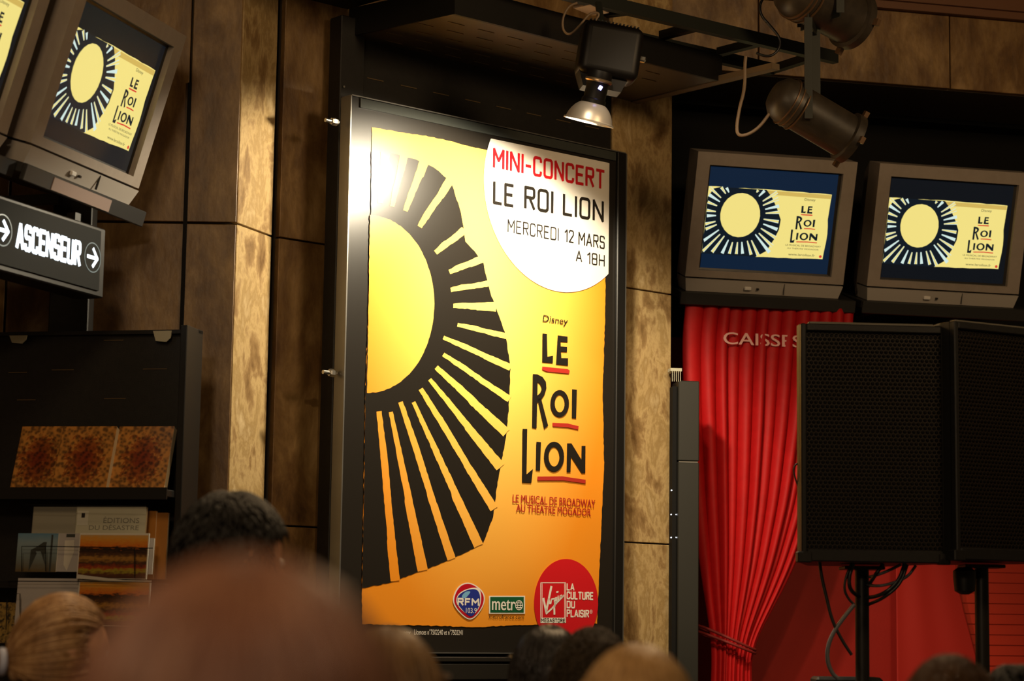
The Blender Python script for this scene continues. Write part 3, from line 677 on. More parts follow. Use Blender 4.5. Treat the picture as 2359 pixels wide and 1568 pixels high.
r2 = N.new('ShaderNodeValToRGB'); Lk.new(vo.outputs['Distance'], r2.inputs[0]); r2.color_ramp.elements[0].position = .2; r2.color_ramp.elements[0].color = (.28, .22, .2, 1); r2.color_ramp.elements[1].position = .6; r2.color_ramp.elements[1].color = (1.5, 1.2, .8, 1)
mx = N.new('ShaderNodeMix'); mx.data_type = 'RGBA'; mx.blend_type = 'MULTIPLY'; mx.inputs[0].default_value = .85
Lk.new(r1.outputs[0], mx.inputs[6]); Lk.new(r2.outputs[0], mx.inputs[7]); Lk.new(mx.outputs[2], b_n.inputs['Base Color'])
PAGES = mat('book_pages', (.75, .62, .40), .7)
lean = math.radians(20)
def book(name, frame, px0, px1, pyb, pyt, b, th, cover, label, cat, group=None, pages=True, ln=lean):
    a, z0 = frame.at(px0, pyb, b); c_, _ = frame.at(px1, pyb, b); w_ = c_-a; _, z1 = frame.at(px0, pyt, b); h = (z1-z0)/math.cos(ln)
    org = frame.O+frame.r*(a+w_/2)+frame.b*b+Vector((0, 0, z0))
    r = empty(name, org, (-ln, 0, frame.yaw), label, cat, group)
    cv = MB().box(-w_/2, w_/2, 0, .0015, 0, h); cv.box(-w_/2, w_/2, th-.0015, th, 0, h); cv.box(-w_/2, -w_/2+.0015, 0, th, 0, h); cv.build('cover', cover, r)
    MB().box(-w_/2+.0015, w_/2+.0005, .0016, th-.0016, .001, h-.002).build('pages', PAGES, r)
    return r, w_, h
for k, (p0, p1, bb, lb) in enumerate(((22, 122, -.030, 'brown ornate book, leftmost of three, partly behind the middle one'), (118, 243, -.078, 'brown ornate book in the middle of three, overlapping the left one'), (249, 377, -.055, 'brown ornate book on the right of three, pale page edge showing'))):
    if k == 0: p1 = 124
    r, w_, h = book('book', FB, p0, p1, 1127, 977, bb, .026, ORN, lb, 'book', 'ornate books on the black shelf')
    if k == 1: r.rotation_euler[0] = -lean
# publisher books
GREYC = mat('grey_cover', (.34, .32, .25), .5); CREAM = mat('cream_cover', (.50, .48, .36), .5); GOLD = mat('ochre_cover', (.45, .17, .015), .5)
l2 = math.radians(6)
r, w_, h = book('book', FB, 66, 172, 1300, 1166, -.045, .012, GREYC, 'plain grey book cover left of the cream lettered book', 'book', ln=l2)
r, w_, h = book('book', FB, 166, 328, 1300, 1166, -.068, .012, CREAM, 'cream book with small grey lettering above the sunset cards', 'book', ln=l2)
tx = MB(); text_into(tx, 'ÉDITIONS', -w_/2+w_*.40, w_/2-w_*.09, h*.72, h*.83, -.0008); text_into(tx, 'DU DÉSASTRE', -w_/2+w_*.20, w_/2-w_*.09, h*.60, h*.70, -.0008); tx.build('lettering', mat('grey_print', (.20, .19, .15), .6), r)
st = MB().flat([(-w_/2+w_*.02, h*.68), (-w_/2+w_*.18, h*.68), (-w_/2+w_*.18, h*.93), (-w_/2+w_*.02, h*.93)], -.0008).build('sticker', mat('white_sticker', (.62, .60, .50), .5), r)
MB().flat([(-w_/2+w_*.08, h*.81), (-w_/2+w_*.13, h*.81), (-w_/2+w_*.13, h*.89), (-w_/2+w_*.08, h*.89)], -.0014).build('sticker_mark', PBLACK, st)
for k, (p0, p1) in enumerate(((325, 352), (350, 380))):
    book('book', FB, p0, p1, 1333, 1176+k*4, -.012+k*.004, .012, GOLD, ['narrow ochre book standing right beside the cream lettered book', 'outermost ochre book at the right end of the card rack'][k], 'book', ln=math.radians(3))
# postcards
def ramp_mat(name, stops, axis=2, ns=30, amt=.15, h=.13):
    m = mat(name, (1, 1, 1), .3); t_, b_n = nt(m); N = t_.nodes; Lk = t_.links
    tc = N.new('ShaderNodeTexCoord'); sp = N.new('ShaderNodeSeparateXYZ'); Lk.new(tc.outputs['Object'], sp.inputs[0])
    mr = N.new('ShaderNodeMapRange'); mr.inputs['From Max'].default_value = h; Lk.new(sp.outputs[axis], mr.inputs[0])
    no = N.new('ShaderNodeTexNoise'); no.inputs['Scale'].default_value = ns; no.inputs['Detail'].default_value = 3; mpp = N.new('ShaderNodeMapping'); mpp.inputs['Scale'].default_value = (1, 1, 2.5); Lk.new(tc.outputs['Object'], mpp.inputs[0]); Lk.new(mpp.outputs[0], no.inputs['Vector'])
    ma = N.new('ShaderNodeMath'); ma.operation = 'MULTIPLY_ADD'; ma.inputs[1].default_value = amt; Lk.new(no.outputs['Fac'], ma.inputs[0]); Lk.new(mr.outputs[0], ma.inputs[2])
    sb = N.new('ShaderNodeMath'); sb.operation = 'SUBTRACT'; sb.inputs[1].default_value = amt/2; Lk.new(ma.outputs[0], sb.inputs[0])
    r = N.new('ShaderNodeValToRGB'); e = r.color_ramp.elements
    while len(e) < len(stops): e.new(.5)
    for k, (p_, c_) in enumerate(stops): e[k].position = p_; e[k].color = (*c_, 1)
    Lk.new(sb.outputs[0], r.inputs[0]); Lk.new(r.outputs[0], b_n.inputs['Base Color']); return m
SUNSET = ramp_mat('sunset_photo', [(0, (.05, .02, .008)), (.10, (.10, .03, .01)), (.17, (.32, .26, .02)), (.23, (.30, .04, .01)), (.32, (.05, .02, .008)), (.42, (.36, .17, .03)), (.50, (.08, .03, .01)), (.62, (.015, .01, .008)), (.68, (.60, .15, .01)), (.82, (.62, .27, .03)), (1, (.45, .33, .15))], amt=.22, ns=60, h=.145)
BLUEP = ramp_mat('blue_photo', [(0, (.12, .08, .03)), (.35, (.16, .20, .20)), (.7, (.22, .30, .34)), (1, (.08, .22, .36))], h=.125)
PALE = mat('pale_card', (.42, .39, .38), .5); WCARD = mat('white_card', (.62, .58, .50), .45); TOWER = mat('dark_print', (.03, .035, .03), .5)
def card(px0, px1, pyb, pyt, b, mt, label, group='cards in the wire rack', border=None):
    a, z0 = FB.at(px0, pyb, b); c_, _ = FB.at(px1, pyb, b); _, z1 = FB.at(px0, pyt, b)
    w_, h = c_-a, (z1-z0); r = empty('postcard', FB.O+FB.r*(a+w_/2)+FB.b*b+Vector((0, 0, z0)), (-.10, 0, YB), label, 'postcard', group)
    MB().box(-w_/2, w_/2, 0, .004, 0, h).build('card_stock', WCARD, r)
    bd = border or 0
    MB().flat([(-w_/2+bd, bd*.5), (w_/2-bd, bd*.5), (w_/2-bd, h-.006 if border else h), (-w_/2+bd, h-.006 if border else h)], -.0006).build('picture', mt, r)
    return r, w_, h
r, w_, h = card(35, 128, 1316, 1227, -.112, BLUEP, 'blue photo postcard with a dark tower at the left of the wire rack')
tw = MB().flat([(-.022, .0), (.0, .055), (-.004, .062), (.012, .062), (.03, .02), (.026, .05), (.03, .09), (.02, .09), (-.002, .075), (-.02, .066)], -.0012); tw.box(w_/2-.022, w_/2-.016, -.0014, -.0010, 0, h-.004); tw.build('tower_picture', TOWER, r)
r, w_, h = card(125, 180, 1316, 1227, -.108, PALE, 'pale grey postcard with a white shape, left of the sunset card')
MB().flat([(.002, .002), (.02, .06), (.018, h-.02), (-.012, h-.022), (-.01, .02)], -.0012).build('white_shape', WCARD, r); MB().flat([(-.008, h-.012), (.02, h-.012), (.02, h-.002), (-.008, h-.002)], -.0012).build('dark_bar', TOWER, r)
card(176, 337, 1332, 1226, -.125, SUNSET, 'upper sunset city postcard in the wire rack', border=.003)
card(334, 350, 1322, 1238, -.105, PALE, 'thin pale card peeking out right of the upper sunset card')
card(33, 180, 1440, 1330, -.120, PALE, 'plain pale grey card at the left of the lower row in the rack')
card(174, 340, 1440, 1334, -.132, SUNSET, 'lower sunset city postcard under the white curled card', border=.004)
GOLDP = noise_mat('gold_pattern', [(.4, (.03, .02, .01)), (.55, (.35, .22, .05))], ns=60, rough=.4)
card(-20, 33, 1480, 1386, -.10, GOLDP, 'dark card with gold pattern at the left frame edge')
wr = empty('card_rack', FB.O+FB.b*-.14+Vector((0, 0, 1.2)), (0, 0, YB), 'thin black wire rack holding postcards below the ornate books', 'rack')
wi = MB()
def W(px, py, b=-.14): a, z = FB.at(px, py, b); return FB.O+FB.r*a+FB.b*b+Vector((0, 0, z))
for poly in ([(50, 1316), (50, 1258), (110, 1258)], [(110, 1258), (340, 1262), (352, 1262)], [(105, 1316), (105, 1258)], [(310, 1330), (310, 1261)], [(60, 1162), (335, 1166)], [(35, 1367), (46, 1367), (46, 1440)], [(14, 1450), (16, 1380)], [(20, 1338), (350, 1340)]):
    MB().tube([W(*p_) for p_ in poly], .0014, 6).build('wire', SOOT, wr, world=True)
for px in (60, 335): MB().tube([W(px, 1163), W(px, 1163, .1)], .0014, 6).build('wire', SOOT, wr, world=True)
for py in (1338,):
    for px in (20, 350): MB().tube([W(px, py), W(px, py, .1)], .0014, 6).build('wire', SOOT, wr, world=True)
o = MB().hull([tuple(W(176, 1332, -.137)), tuple(W(335, 1342, -.137)), tuple(W(335, 1342, -.134)), tuple(W(176, 1332, -.134))], [tuple(W(177, 1322, -.139)), tuple(W(190, 1324, -.139)), tuple(W(190, 1324, -.136)), tuple(W(177, 1322, -.136))]).build('paper_sleeve', WCARD)
tag(o, 'white curled paper edge above the lower sunset card', 'paper')

# ------------------------------------------------------------------ overhead lighting frame and lamps
ZL = 3.79
def bars(nm, par, *seg):
    m_ = MB()
    for a, b, w_, h in seg: m_.bar(a, b, w_, h)
    return m_.build(nm, BLACKG, par, world=True)
BLACKG = mat('green_black_steel', (.016, .018, .014), .45, .2, spec=.35)
RA0 = atz(1392, 6, ZL); RA1 = atz(1925, 133, ZL); da = (RA1-RA0).normalized()
RA_ = RA0-da*1.2
RB1 = atz(1778, 160, ZL); RB_ = RB1-da*(RB1-atz(1392, 20, ZL)).length*1.9
lad = empty('lighting_frame', RA0, (0, 0, 0), 'long dark steel ladder frame hanging overhead above the poster hood', 'frame')
bars('rail', lad, (RA_, RA1, .03, .045)); bars('rail', lad, (RB_, RB1, .03, .045))
for (x0, y0, x1, y1) in ((1775, 161, 1890, 124), (1657, 120, 1757, 94), (1524, 82, 1615, 58), (1395, 30, 1460, 22)):
    a, b = atz(x0, y0, ZL), atz(x1, y1, ZL); bars('rung', lad, (a, b, .03, .03))
for k in range(3): p_ = RA1-da*(.15+.9*k); bars('hanger_rod', lad, (p_, p_+Vector((0, 0, 4.45-ZL)), .015, .015))
# second frame at upper left
pl = [atz(x, y, 3.78) for x, y in ((560, -40), (800, 22), (905, -8), (700, -90))]
o = MB().hull([tuple(v) for v in pl], [(v.x, v.y, v.z+.05) for v in pl]); o = fixnormals(o.build('ceiling_frame', BLACKG)); tag(o, 'dark flat overhead steel panel at the top left above the hood', 'frame')
# white flood lamp box with bell reflector
bx = aty(1402, 128, 7.20)
lamp = empty('floodlight', bx, (0, math.radians(8), .15), 'black box floodlight with aluminium bell reflector shining on the poster', 'lamp')
HB = mat('lamp_black', (.004, .003, .0025), .45, spec=.3)
hb = MB().box(-.103, .103, -.06, .06, -.085, .10); hbo = fixnormals(hb.build('housing', HB, lamp, smooth=40)); bv = hbo.modifiers.new('b', 'BEVEL'); bv.width = .028; bv.segments = 5
for k in range(12): pass
fin = MB()
for k in range(14): fin.box(-.085+k*.0125, -.080+k*.0125, -.055, .055, .099, .104)
fin.v = [(x, y*.8, z) for x, y, z in fin.v]; fin.build('cooling_fins', HB, lamp, kind='stuff')
MB().hull([(-.10, -.045, -.10), (.06, -.045, -.10), (.06, .045, -.10), (-.10, .045, -.10)], [(-.07, -.04, -.135), (.03, -.04, -.135), (.03, .04, -.135), (-.07, .04, -.135)]); 
lo = MB().hull([(-.098, -.035, -.07), (.075, -.035, -.07), (.075, .045, -.07), (-.098, .045, -.07)][::-1], [(-.075, -.03, -.125), (.055, -.03, -.125), (.055, .04, -.125), (-.075, .04, -.125)][::-1]); fixnormals(lo.build('lower_housing', HB, lamp))
MB().lathe([(.006, 0), (.012, .004), (.012, .02), (.006, .024)], Matrix.Translation((.103, 0, .01)) @ Matrix.Rotation(math.pi/2, 4, 'Y'), 12).build('tilt_knob', STEEL, lamp)
# bell part, aimed down and left
apx = aty(1357, 276, 7.125); npx = aty(1381, 178, 7.115)
axd = (apx-npx).normalized(); axd = (axd+Vector((0, .12, 0))).normalized()
Rb = axd.to_track_quat('Z', 'Y').to_matrix().to_4x4(); Rb.translation = npx
I = wm(lamp).inverted()
MB().lathe([(.040, -.02), (.043, .01), (.040, .02), (.037, .03), (.037, .072), (.041, .076), (.041, .088), (.035, .092)], I @ Rb, 32).build('neck', HB, lamp, smooth=30)
bell = [(.038, .088), (.047, .093), (.058, .103), (.068, .117), (.075, .132), (.079, .146), (.085, .148), (.085, .153), (.077, .153), (.073, .135), (.064, .117), (.053, .104), (.035, .096)]
MB().lathe(bell, I @ Rb, 48, cap=False).build('reflector', ALU, lamp, smooth=40)
MB().lathe([(.043, .006), (.046, .010), (.046, .014), (.043, .018)], I @ Rb, 32, cap=False).build('neck_ring', mat('brass_ring', (.5, .35, .2), .3, .9), lamp, smooth=30)
MB().lathe([(.003, .10), (.012, .105), (.016, .125), (.012, .14), (.004, .146)], I @ Rb, 16).build('bulb', mat('bulb_glass', (.9, .9, .9), .2, emit=(1, .85, .6), es=2), lamp, smooth=True)
gp = npx+axd*.045+Vector((.012, -.0375, .0)); MB().lathe([(.006, -.006), (.006, .006)], I @ (Matrix.Translation(gp) @ Matrix.Rotation(.5, 4, 'Y')), 10).build('vent_glow', mat('vent_glow', (.5, .5, .5), .3, emit=(.35, .35, 1), es=9), lamp)
bars('yoke', lamp, (aty(1385, 52, 7.22), aty(1378, 6, 7.25), .02, .012))
ca = MB().tube([aty(*p_, 7.2) for p_ in ((1368, 52), (1384, 30), (1360, 28), (1335, 60), (1312, 82), (1296, 70), (1296, 40), (1310, 14), (1330, 6))], .004, 8, 3).build('power_cable', TAN, lamp, world=True, smooth=True)
o = MB().bar(atz(1340, 6, 3.78), atz(1384, 24, 3.78), .07, .03); o = o.build('ballast_box', mat('pink_white_paint', (.62, .48, .38), .4)); tag(o, 'small pale box on the steel frame above the floodlight', 'box')
# par cans
def par_can(center, axis, L, Rr, label, yoke_top, side):
    q = axis.to_track_quat('Z', 'Y').to_matrix().to_4x4(); q.translation = center
    c_ = empty('stage_spotlight', center, (0, 0, 0), label, 'spotlight', 'black can spotlights hung from the ladder frame'); I_ = wm(c_).inverted(); Mq = I_ @ q
    h = L/2; PC = CANM
    MB().lathe([(Rr*.25, -h), (Rr*.6, -h+.006), (Rr*.88, -h+.028), (Rr*1.0, -h+.06), (Rr*1.03, -h+.10), (Rr*.97, -h+.105), (Rr*.97, h-.03)], Mq, 40).build('can', PC, c_, smooth=35)
    MB().lathe([(Rr*.98, h-.035), (Rr*1.12, h-.03), (Rr*1.12, h), (Rr*.97, h), (Rr*.97, h-.02)], Mq, 40, cap=False).build('front_collar', PC, c_, smooth=30)
    for zz in (-h+.062, -h+.08, -h+.105): MB().lathe([(Rr*1.0, zz), (Rr*1.06, zz+.001), (Rr*1.06, zz+.005), (Rr*1.0, zz+.006)], Mq, 40, cap=False).build('rib', BRZ, c_, smooth=30)
    for a in (.4, 1.9, 3.4, 5.2):
        M2 = Mq @ Matrix.Rotation(a, 4, 'Z'); m_ = MB().box(Rr*1.05, Rr*1.35, -.012, .012, h-.012, h+.004); m_.v = [tuple(M2 @ Vector(v)) for v in m_.v]; m_.build('clip', BRZ, c_)
    MB().lathe([(Rr*.9, h-.012), (Rr*.9, h-.008)], Mq, 32).build('lens', mat('dark_lens', (.02, .02, .02), .1), c_)
    sx = side
    yk = MB(); 
    for s_ in (-1, 1):
        hp_ = center+sx*(s_*Rr*1.15); tp = Vector((hp_.x, hp_.y, yoke_top)); yk.bar(hp_-Vector((0, 0, .03)) if yoke_top > center.z else hp_+Vector((0, 0, .03)), tp, .028, .006)
    a, b = center+sx*(-Rr*1.15), center+sx*(Rr*1.15); a.z = b.z = yoke_top; yk.bar(a, b, .006, .028)
    yk.build('yoke', BLACKG, c_, world=True)
    MB().lathe([(.008, 0), (.008, .02), (.018, .022), (.018, .03)], I_ @ (Matrix.Translation(center-sx*(Rr*1.15)) @ (-sx).to_track_quat('Z', 'Y').to_matrix().to_4x4()), 8).build('clamp_screw', BRZ, c_)
    return c_
CANM = noise_mat('worn_black_can', [(.3, (.022, .017, .012)), (.7, (.05, .038, .025))], ns=14, rough=.45, bump=.1, bscale=60); BRZ = mat('worn_edge', (.16, .09, .045), .4, .4)
pc = aty(1872, 268, 7.62); pa_ = aty(1765, 205, 7.60); pe = aty(1985, 335, 7.72)
ax = (pe-pa_).normalized()
sd = Vector((-.28, -.96, 0)).normalized()
c1_ = par_can(pc, ax, .345, .083, 'black can spotlight hanging below the frame end, in front of the dark recess', ZL-.02, sd)
m_ = MB().tube([aty(*p_, 7.5) for p_ in ((1772, 262), (1752, 290), (1728, 308), (1704, 314), (1696, 300), (1703, 250), (1716, 205), (1716, 150), (1718, 130))], .006, 8, 3); m_.build('power_cable', TAN, c1_, world=True, smooth=True)
pc2 = aty(1890, 8, 7.7); ax2 = (aty(1990, 55, 7.85)-aty(1800, -45, 7.6)).normalized()
c2_ = par_can(pc2, ax2, .36, .098, 'black can spotlight above the frame, cut off by the top edge', ZL+.02, Vector((.5, -.86, 0)).normalized())
MB().tube([aty(*p_, 7.8) for p_ in ((1762, -10), (1750, 10), (1752, 35), (1775, 60), (1798, 88), (1796, 112), (1780, 128), (1762, 130), (1742, 122))], .005, 8, 3).build('power_cable', CABLE, c2_, world=True, smooth=True)

# ------------------------------------------------------------------ right bay: curtain, rack, slats, speakers
def catmull(keys, t):
    k_ = sorted(keys[:-2])+[(zc0-.02, keys[-1][1])]; ks = [a for a, _ in k_]; vs_ = [b for _, b in k_]
    g = [math.exp(-(q/6)**2) for q in range(-10, 11)]; return sum(w_*float(np.interp(t+q*.016, ks, vs_)) for w_, q in zip(g, range(-10, 11)))/sum(g)
def catmull_old(keys, t):
    for (a, va), (b, vb) in zip(keys, keys[1:]):
        if t <= b: s = (t-a)/(b-a); s = s*s*(3-2*s); return va+(vb-va)*s
    return keys[-1][1]
FCu = Frame(FR.O+FR.b*.12, YR)
zc0 = FCu.at(1700, 694)[1]; ztie = FCu.at(1690, 1488)[1]
def zfrac(py, px=1690): return (zc0-FCu.at(px, py)[1])
LK = [(zfrac(y), FCu.at(x, y)[0]) for x, y in ((1588, 694), (1577, 770), (1583, 950), (1600, 1150), (1625, 1350), (1640, 1440), (1648, 1492))]+[(zc0-.9, FCu.at(1625, 1600)[0]), (zc0-.02, FCu.at(1600, 1600)[0])]
RK = [(zfrac(y), FCu.at(x, y)[0]) for x, y in ((1970, 694), (1962, 770), (1935, 950), (1890, 1150), (1832, 1310), (1770, 1430), (1733, 1492))]+[(zc0-.9, FCu.at(1745, 1600)[0]), (zc0-.02, FCu.at(1770, 1600)[0])]
nu, nv = 360, 90; vs = []; ph = []
fold = [.0, .11, .20, .27, .345, .43, .50, .58, .66, .74, .80, .87, .94, 1.0]
def fdepth(u):
    for i, (a, b) in enumerate(zip(fold, fold[1:])):
        if u <= b+1e-9:
            s = (u-a)/(b-a); return (abs(math.sin(math.pi*s))**.55)*(.6+.4*((i*7) % 3)/2)
    return 0
lim_z = lambda k: k
for j in range(nv+1):
    d = (zc0-.02)*(j/nv); l, r = catmull(LK, d), catmull(RK, d); W_ = r-l
    amp = .055*(.55+.45*min(1, d/.5))*(.55+.45*W_/.66)
    for i in range(nu+1):
        u = i/nu; uu = u+.003*math.sin(4*u+1.2*d)
        vs.append((l+W_*u, .03-amp*fdepth(min(1, max(0, uu)))+.012*math.sin(5*u+2*d), zc0-d+(.006*math.sin(u*60) if j == 0 else 0)))
fs = [(j*(nu+1)+i, j*(nu+1)+i+1, (j+1)*(nu+1)+i+1, (j+1)*(nu+1)+i) for j in range(nv) for i in range(nu)]
cur = empty('curtain', FCu.O, (0, 0, YR), 'bright red pleated curtain tied back beside the stone column', 'curtain')
cm = MB().add(vs, fs).build('cloth', RED, cur, smooth=True); sm = cm.modifiers.new('s', 'SOLIDIFY'); sm.thickness = .003
a = FCu.at(1690, 1500); rp = MB()
for dz in (-.012, .012):
    x0, x1 = FCu.at(1622, 1450)[0], FCu.at(1737, 1500)[0]; z0, z1 = FCu.at(1622, 1452)[1]+dz, FCu.at(1737, 1502)[1]+dz*.5
    pts = [(x0-.02, .05, z0+.01), (x0, -.01, z0), (x0+(x1-x0)*.35, -.06, z0+(z1-z0)*.4), (x0+(x1-x0)*.75, -.065, z0+(z1-z0)*.8), (x1, -.03, z1), (x1+.005, .03, z1+.01), (x0+(x1-x0)*.5, .07, (z0+z1)/2), (x0-.02, .05, z0+.01)]
    rp.tube(pts, .006, 8, 2)
rp.build('tieback_rope', mat('dark_red_rope', (.20, .01, .008), .7), cur, smooth=True)
tx = MB(); a = FCu.at(1672, 790, -.03); b = FCu.at(1852, 770, -.03)
text_into(tx, 'CAISSES', a[0], b[0], a[1], b[1]-.002, -.004, bold=.02)
tx.build('lettering', mat('pink_white_print', (.85, .45, .40), .6), cur)
# equipment rack beside the column
FQ = Frame(aty(1563, 1000, 8.45), .15)
q0, qz = FQ.at(1563, 876); q1 = FQ.at(1611, 1000)[0]
RK_ = mat('rack_grey_black', (.012, .012, .009), .5)
rack = empty('equipment_case', FQ.O, (0, 0, .15), 'tall narrow black case standing between stone column and red curtain', 'case')
zj = FQ.at(1590, 1063)[1]
MB().box(0, q1, 0, .12, zj+.003, qz, .003).build('upper_panel', RK_, rack); MB().box(0, q1, 0, .12, 0, zj-.003, .003).build('lower_panel', RK_, rack); MB().box(.004, q1-.004, .006, .115, zj-.004, zj+.004).build('seam', GREYM, rack)
q2 = FQ.at(1552, 1000)[0]
MB().box(q2, -.002, .02, .12, 0, FQ.at(1550, 888)[1]).build('side_channel', SOOT, rack)
ledm = mat('white_led', (.1, .1, .1), .3, emit=(.85, .9, 1), es=2.5)
for (px, py) in ((1550, 1128), (1549, 1184), (1560, 1184), (1549, 1237), (1560, 1237)):
    a = FQ.at(px, py); MB().lathe([(.0025, -.004), (.0025, .0)], Matrix.Translation((a[0], .02, a[1])) @ Matrix.Rotation(math.pi/2, 4, 'X'), 8).build('indicator_light', ledm, rack)
a = FQ.at(1545, 847); b = FQ.at(1571, 855)
bk = MB().box(a[0], b[0], 0, .05, b[1], a[1]); 
for k in range(5): bk.box(a[0]+.006+k*.008, a[0]+.008+k*.008, .0, .004, FQ.at(1550, 878)[1], b[1])
bk.build('grille_bracket', mat('pale_bracket', (.42, .40, .30), .5), rack)
# red slatted shutter
FV = Frame(FR.O+FR.b*.50, YR)
v0 = FV.at(2190, 1400)[0]; v1 = FV.at(2430, 1400)[0]; zs1 = FV.at(2300, 1302)[1]
shu = empty('slatted_shutter', FV.O, (0, 0, YR), 'red shutter of overlapping horizontal slats behind the right loudspeaker', 'shutter')
MB().box(v0-.03, v1+.03, .03, .049, .0, 2.7).build('shutter_back', REDW, shu)
sp = .0445; slm = None
for k in range(36):
    z = zs1+.26-k*sp
    if slm is None:
        m_ = MB().hull([(v0, .028, -.022), (v1, .028, -.022), (v1, .020, -.022), (v0, .020, -.022)][::-1], [(v0, .03, .024), (v1, .03, .024), (v1, .026, .024), (v0, .026, .024)][::-1]); slm = fixnormals(m_.build('slat', RED2, shu)); o = slm
    else: o = slm.copy(); COL.objects.link(o)
    o.location = (0, 0, z)
# red drape hanging in front of the shutter
dr = []; n = 60
zz = lambda py, px=2200: FV.at(px, py)[1]
E_ = [(2.75, FV.at(2190, 900)[0]), (zz(1300), FV.at(2196, 1300)[0]), (zz(1380), FV.at(2208, 1380)[0]), (zz(1480), FV.at(2235, 1480)[0]), (zz(1540), FV.at(2250, 1540)[0]), (0.02, FV.at(2265, 1600)[0])]
m_ = MB(); rows = []
for j in range(41):
    z = 2.75-(2.73)*j/40
    xr = E_[-1][1]
    for (za, xa_), (zb, xb_) in zip(E_, E_[1:]):
        if zb <= z <= za: xr = xb_+(xa_-xb_)*(z-zb)/(za-zb)
    x0 = FV.at(2060, 1400)[0]
    for i in range(n+1): u = i/n; m_.v.append((x0+(xr-x0)*u, -.02+.003*math.sin(u*14)*(1-.6*u), z))
m_.f = [(j*(n+1)+i, j*(n+1)+i+1, (j+1)*(n+1)+i+1, (j+1)*(n+1)+i) for j in range(40) for i in range(n)]
dp = m_.build('drape', mat('deep_red_cloth', (.48, .014, .006), .7), None, smooth=True); dp.location = FV.O; dp.rotation_euler = (0, 0, YR); sm = dp.modifiers.new('s', 'SOLIDIFY'); sm.thickness = .004
tag(dp, 'deep red flat drape hanging left of the slatted shutter', 'drape')

# loudspeakers
SPK = noise_mat('speaker_paint', [(.3, (.004, .004, .004)), (.7, (.008, .007, .006))], ns=60, spec=.35, rough=.5, bump=.15, bscale=250)
GRL = mat('grille_wire', (.016, .010, .005), .45, .3)
def make_speaker(w_, h, d):
    r = empty('loudspeaker', (0, 0, 0))
    # cabinet open front frame
    t = .022; m_ = MB().prism([(0, 0), (w_, 0), (w_, .04), (w_*.76, d), (w_*.24, d), (0, .04)], 0, h); m_.v = [(x, z+.012, y) for x, y, z in m_.v]; fixnormals(m_.build('cabinet', SPK, r))
    fr_ = MB().box(0, .016, -.012, .012, 0, h, .003).box(w_-.016, w_, -.012, .012, 0, h, .003).box(.016, w_-.016, -.012, .012, 0, .035, .003).box(.016, w_-.016, -.012, .012, h-.022, h, .003)
    fixnormals(fr_.build('front_frame', SPK, r))
    MB().box(.016, w_-.016, .002, .011, .035, h-.022).build('foam', SOOT, r)
    # hexagonal grille
    g = MB(); p = .0135; rr = p/math.sqrt(3); tk = .0013; x = 0; j = 0
    z = .035+rr
    while z < h-.024:
        x = .018+(p/2 if j % 2 else 0)
        while x < w_-.018:
            k0_ = [(x+rr*math.cos(a), z+rr*math.sin(a)) for a in [math.pi/6+i*math.pi/3 for i in range(6)]]
            k1_ = [(x+(rr-tk)*math.cos(a), z+(rr-tk)*math.sin(a)) for a in [math.pi/6+i*math.pi/3 for i in range(6)]]
            g.add([(a, -.006, b) for a, b in k0_+k1_]+[(a, -.003, b) for a, b in k1_], [(i, (i+1) % 6, 6+(i+1) % 6, 6+i) for i in range(6)]+[(6+i, 6+(i+1) % 6, 12+(i+1) % 6, 12+i) for i in range(6)])
            x += p
        z += rr*1.5; j += 1
    g.build('grille', GRL, r, kind='stuff')
    for (cx_, cz_) in ((w_*.5, h*.32), (w_*.5, h*.78)): pass
    MB().box(-.012, .03, -.016, .02, -.004, .028, .003).build('corner_protector', SPK, r); MB().box(w_-.03, w_+.004, -.016, .02, -.004, .028, .003).build('corner_protector', SPK, r)
    MB().box(.03, w_-.03, .02, .045, h, h+.010, .002).build('top_handle_strip', mat('grey_strip', (.10, .09, .07), .45), r)
    return r
D1 = 6.42
s_a = aty(1845, 1292, D1); s_b = aty(2190, 1300, D1); s_t = aty(1850, 745, D1)
w1 = s_b.x-s_a.x; h1 = s_t.z-s_a.z
sp1 = make_speaker(w1, h1, .40); sp1.location = s_a; sp1.rotation_euler = (0, 0, .07)
tag(sp1, 'black loudspeaker facing front, left one of the pair on stands', 'loudspeaker', 'black loudspeakers on stands')
sp2 = copy_tree(sp1); p2 = aty(2199, 1288, 6.40); sp2.location = (p2.x, p2.y, p2.z); sp2.rotation_euler = (0, 0, .52)
tag(sp2, 'black loudspeaker turned inwards, cut off by the right edge', 'loudspeaker')
lg = MB().box(w1*.72, w1*.80, -.0075, -.0065, .05, .11).build('badge', mat('speaker_badge', (.08, .07, .055), .5), sp2)
def speaker_stand(x, y, z, label):
    st = empty('speaker_stand', (x, y, 0), (0, 0, 0), label, 'stand', 'speaker stands')
    MB().lathe([(.021, .55), (.021, z-.012)], None, 20).build('pole', BLACK, st, smooth=30)
    MB().lathe([(.028, .5), (.028, 1.02), (.034, 1.03), (.034, 1.08), (.026, 1.09)], None, 20).build('lower_tube', BLACK, st, smooth=30)
    MB().box(-.06, .06, -.06, .06, z-.013, z-.003, .002).build('top_plate', BLACK, st)
    MB().lathe([(.008, 0), (.008, .03), (.02, .034), (.02, .05)], Matrix.Translation((.02, 0, 1.055)) @ Matrix.Rotation(math.pi/2, 4, 'Y'), 10).build('knob', BLACK, st)
    MB().lathe([(.155, 0), (.16, .004), (.16, .014), (.05, .024), (.03, .05), (.028, .5)], None, 40).build('base', BLACK, st, smooth=30)
    return st
pq = aty(1986, 1400, D1+.2); speaker_stand(pq.x, pq.y, s_a.z-.004, 'black tripod stand under the front facing loudspeaker')
pq2 = aty(2262, 1400, D1+.22); speaker_stand(pq2.x, pq2.y, p2.z-.004, 'black tripod stand under the loudspeaker at the right edge')
o = MB().box(0, 0, 0, 0, 0, 0)
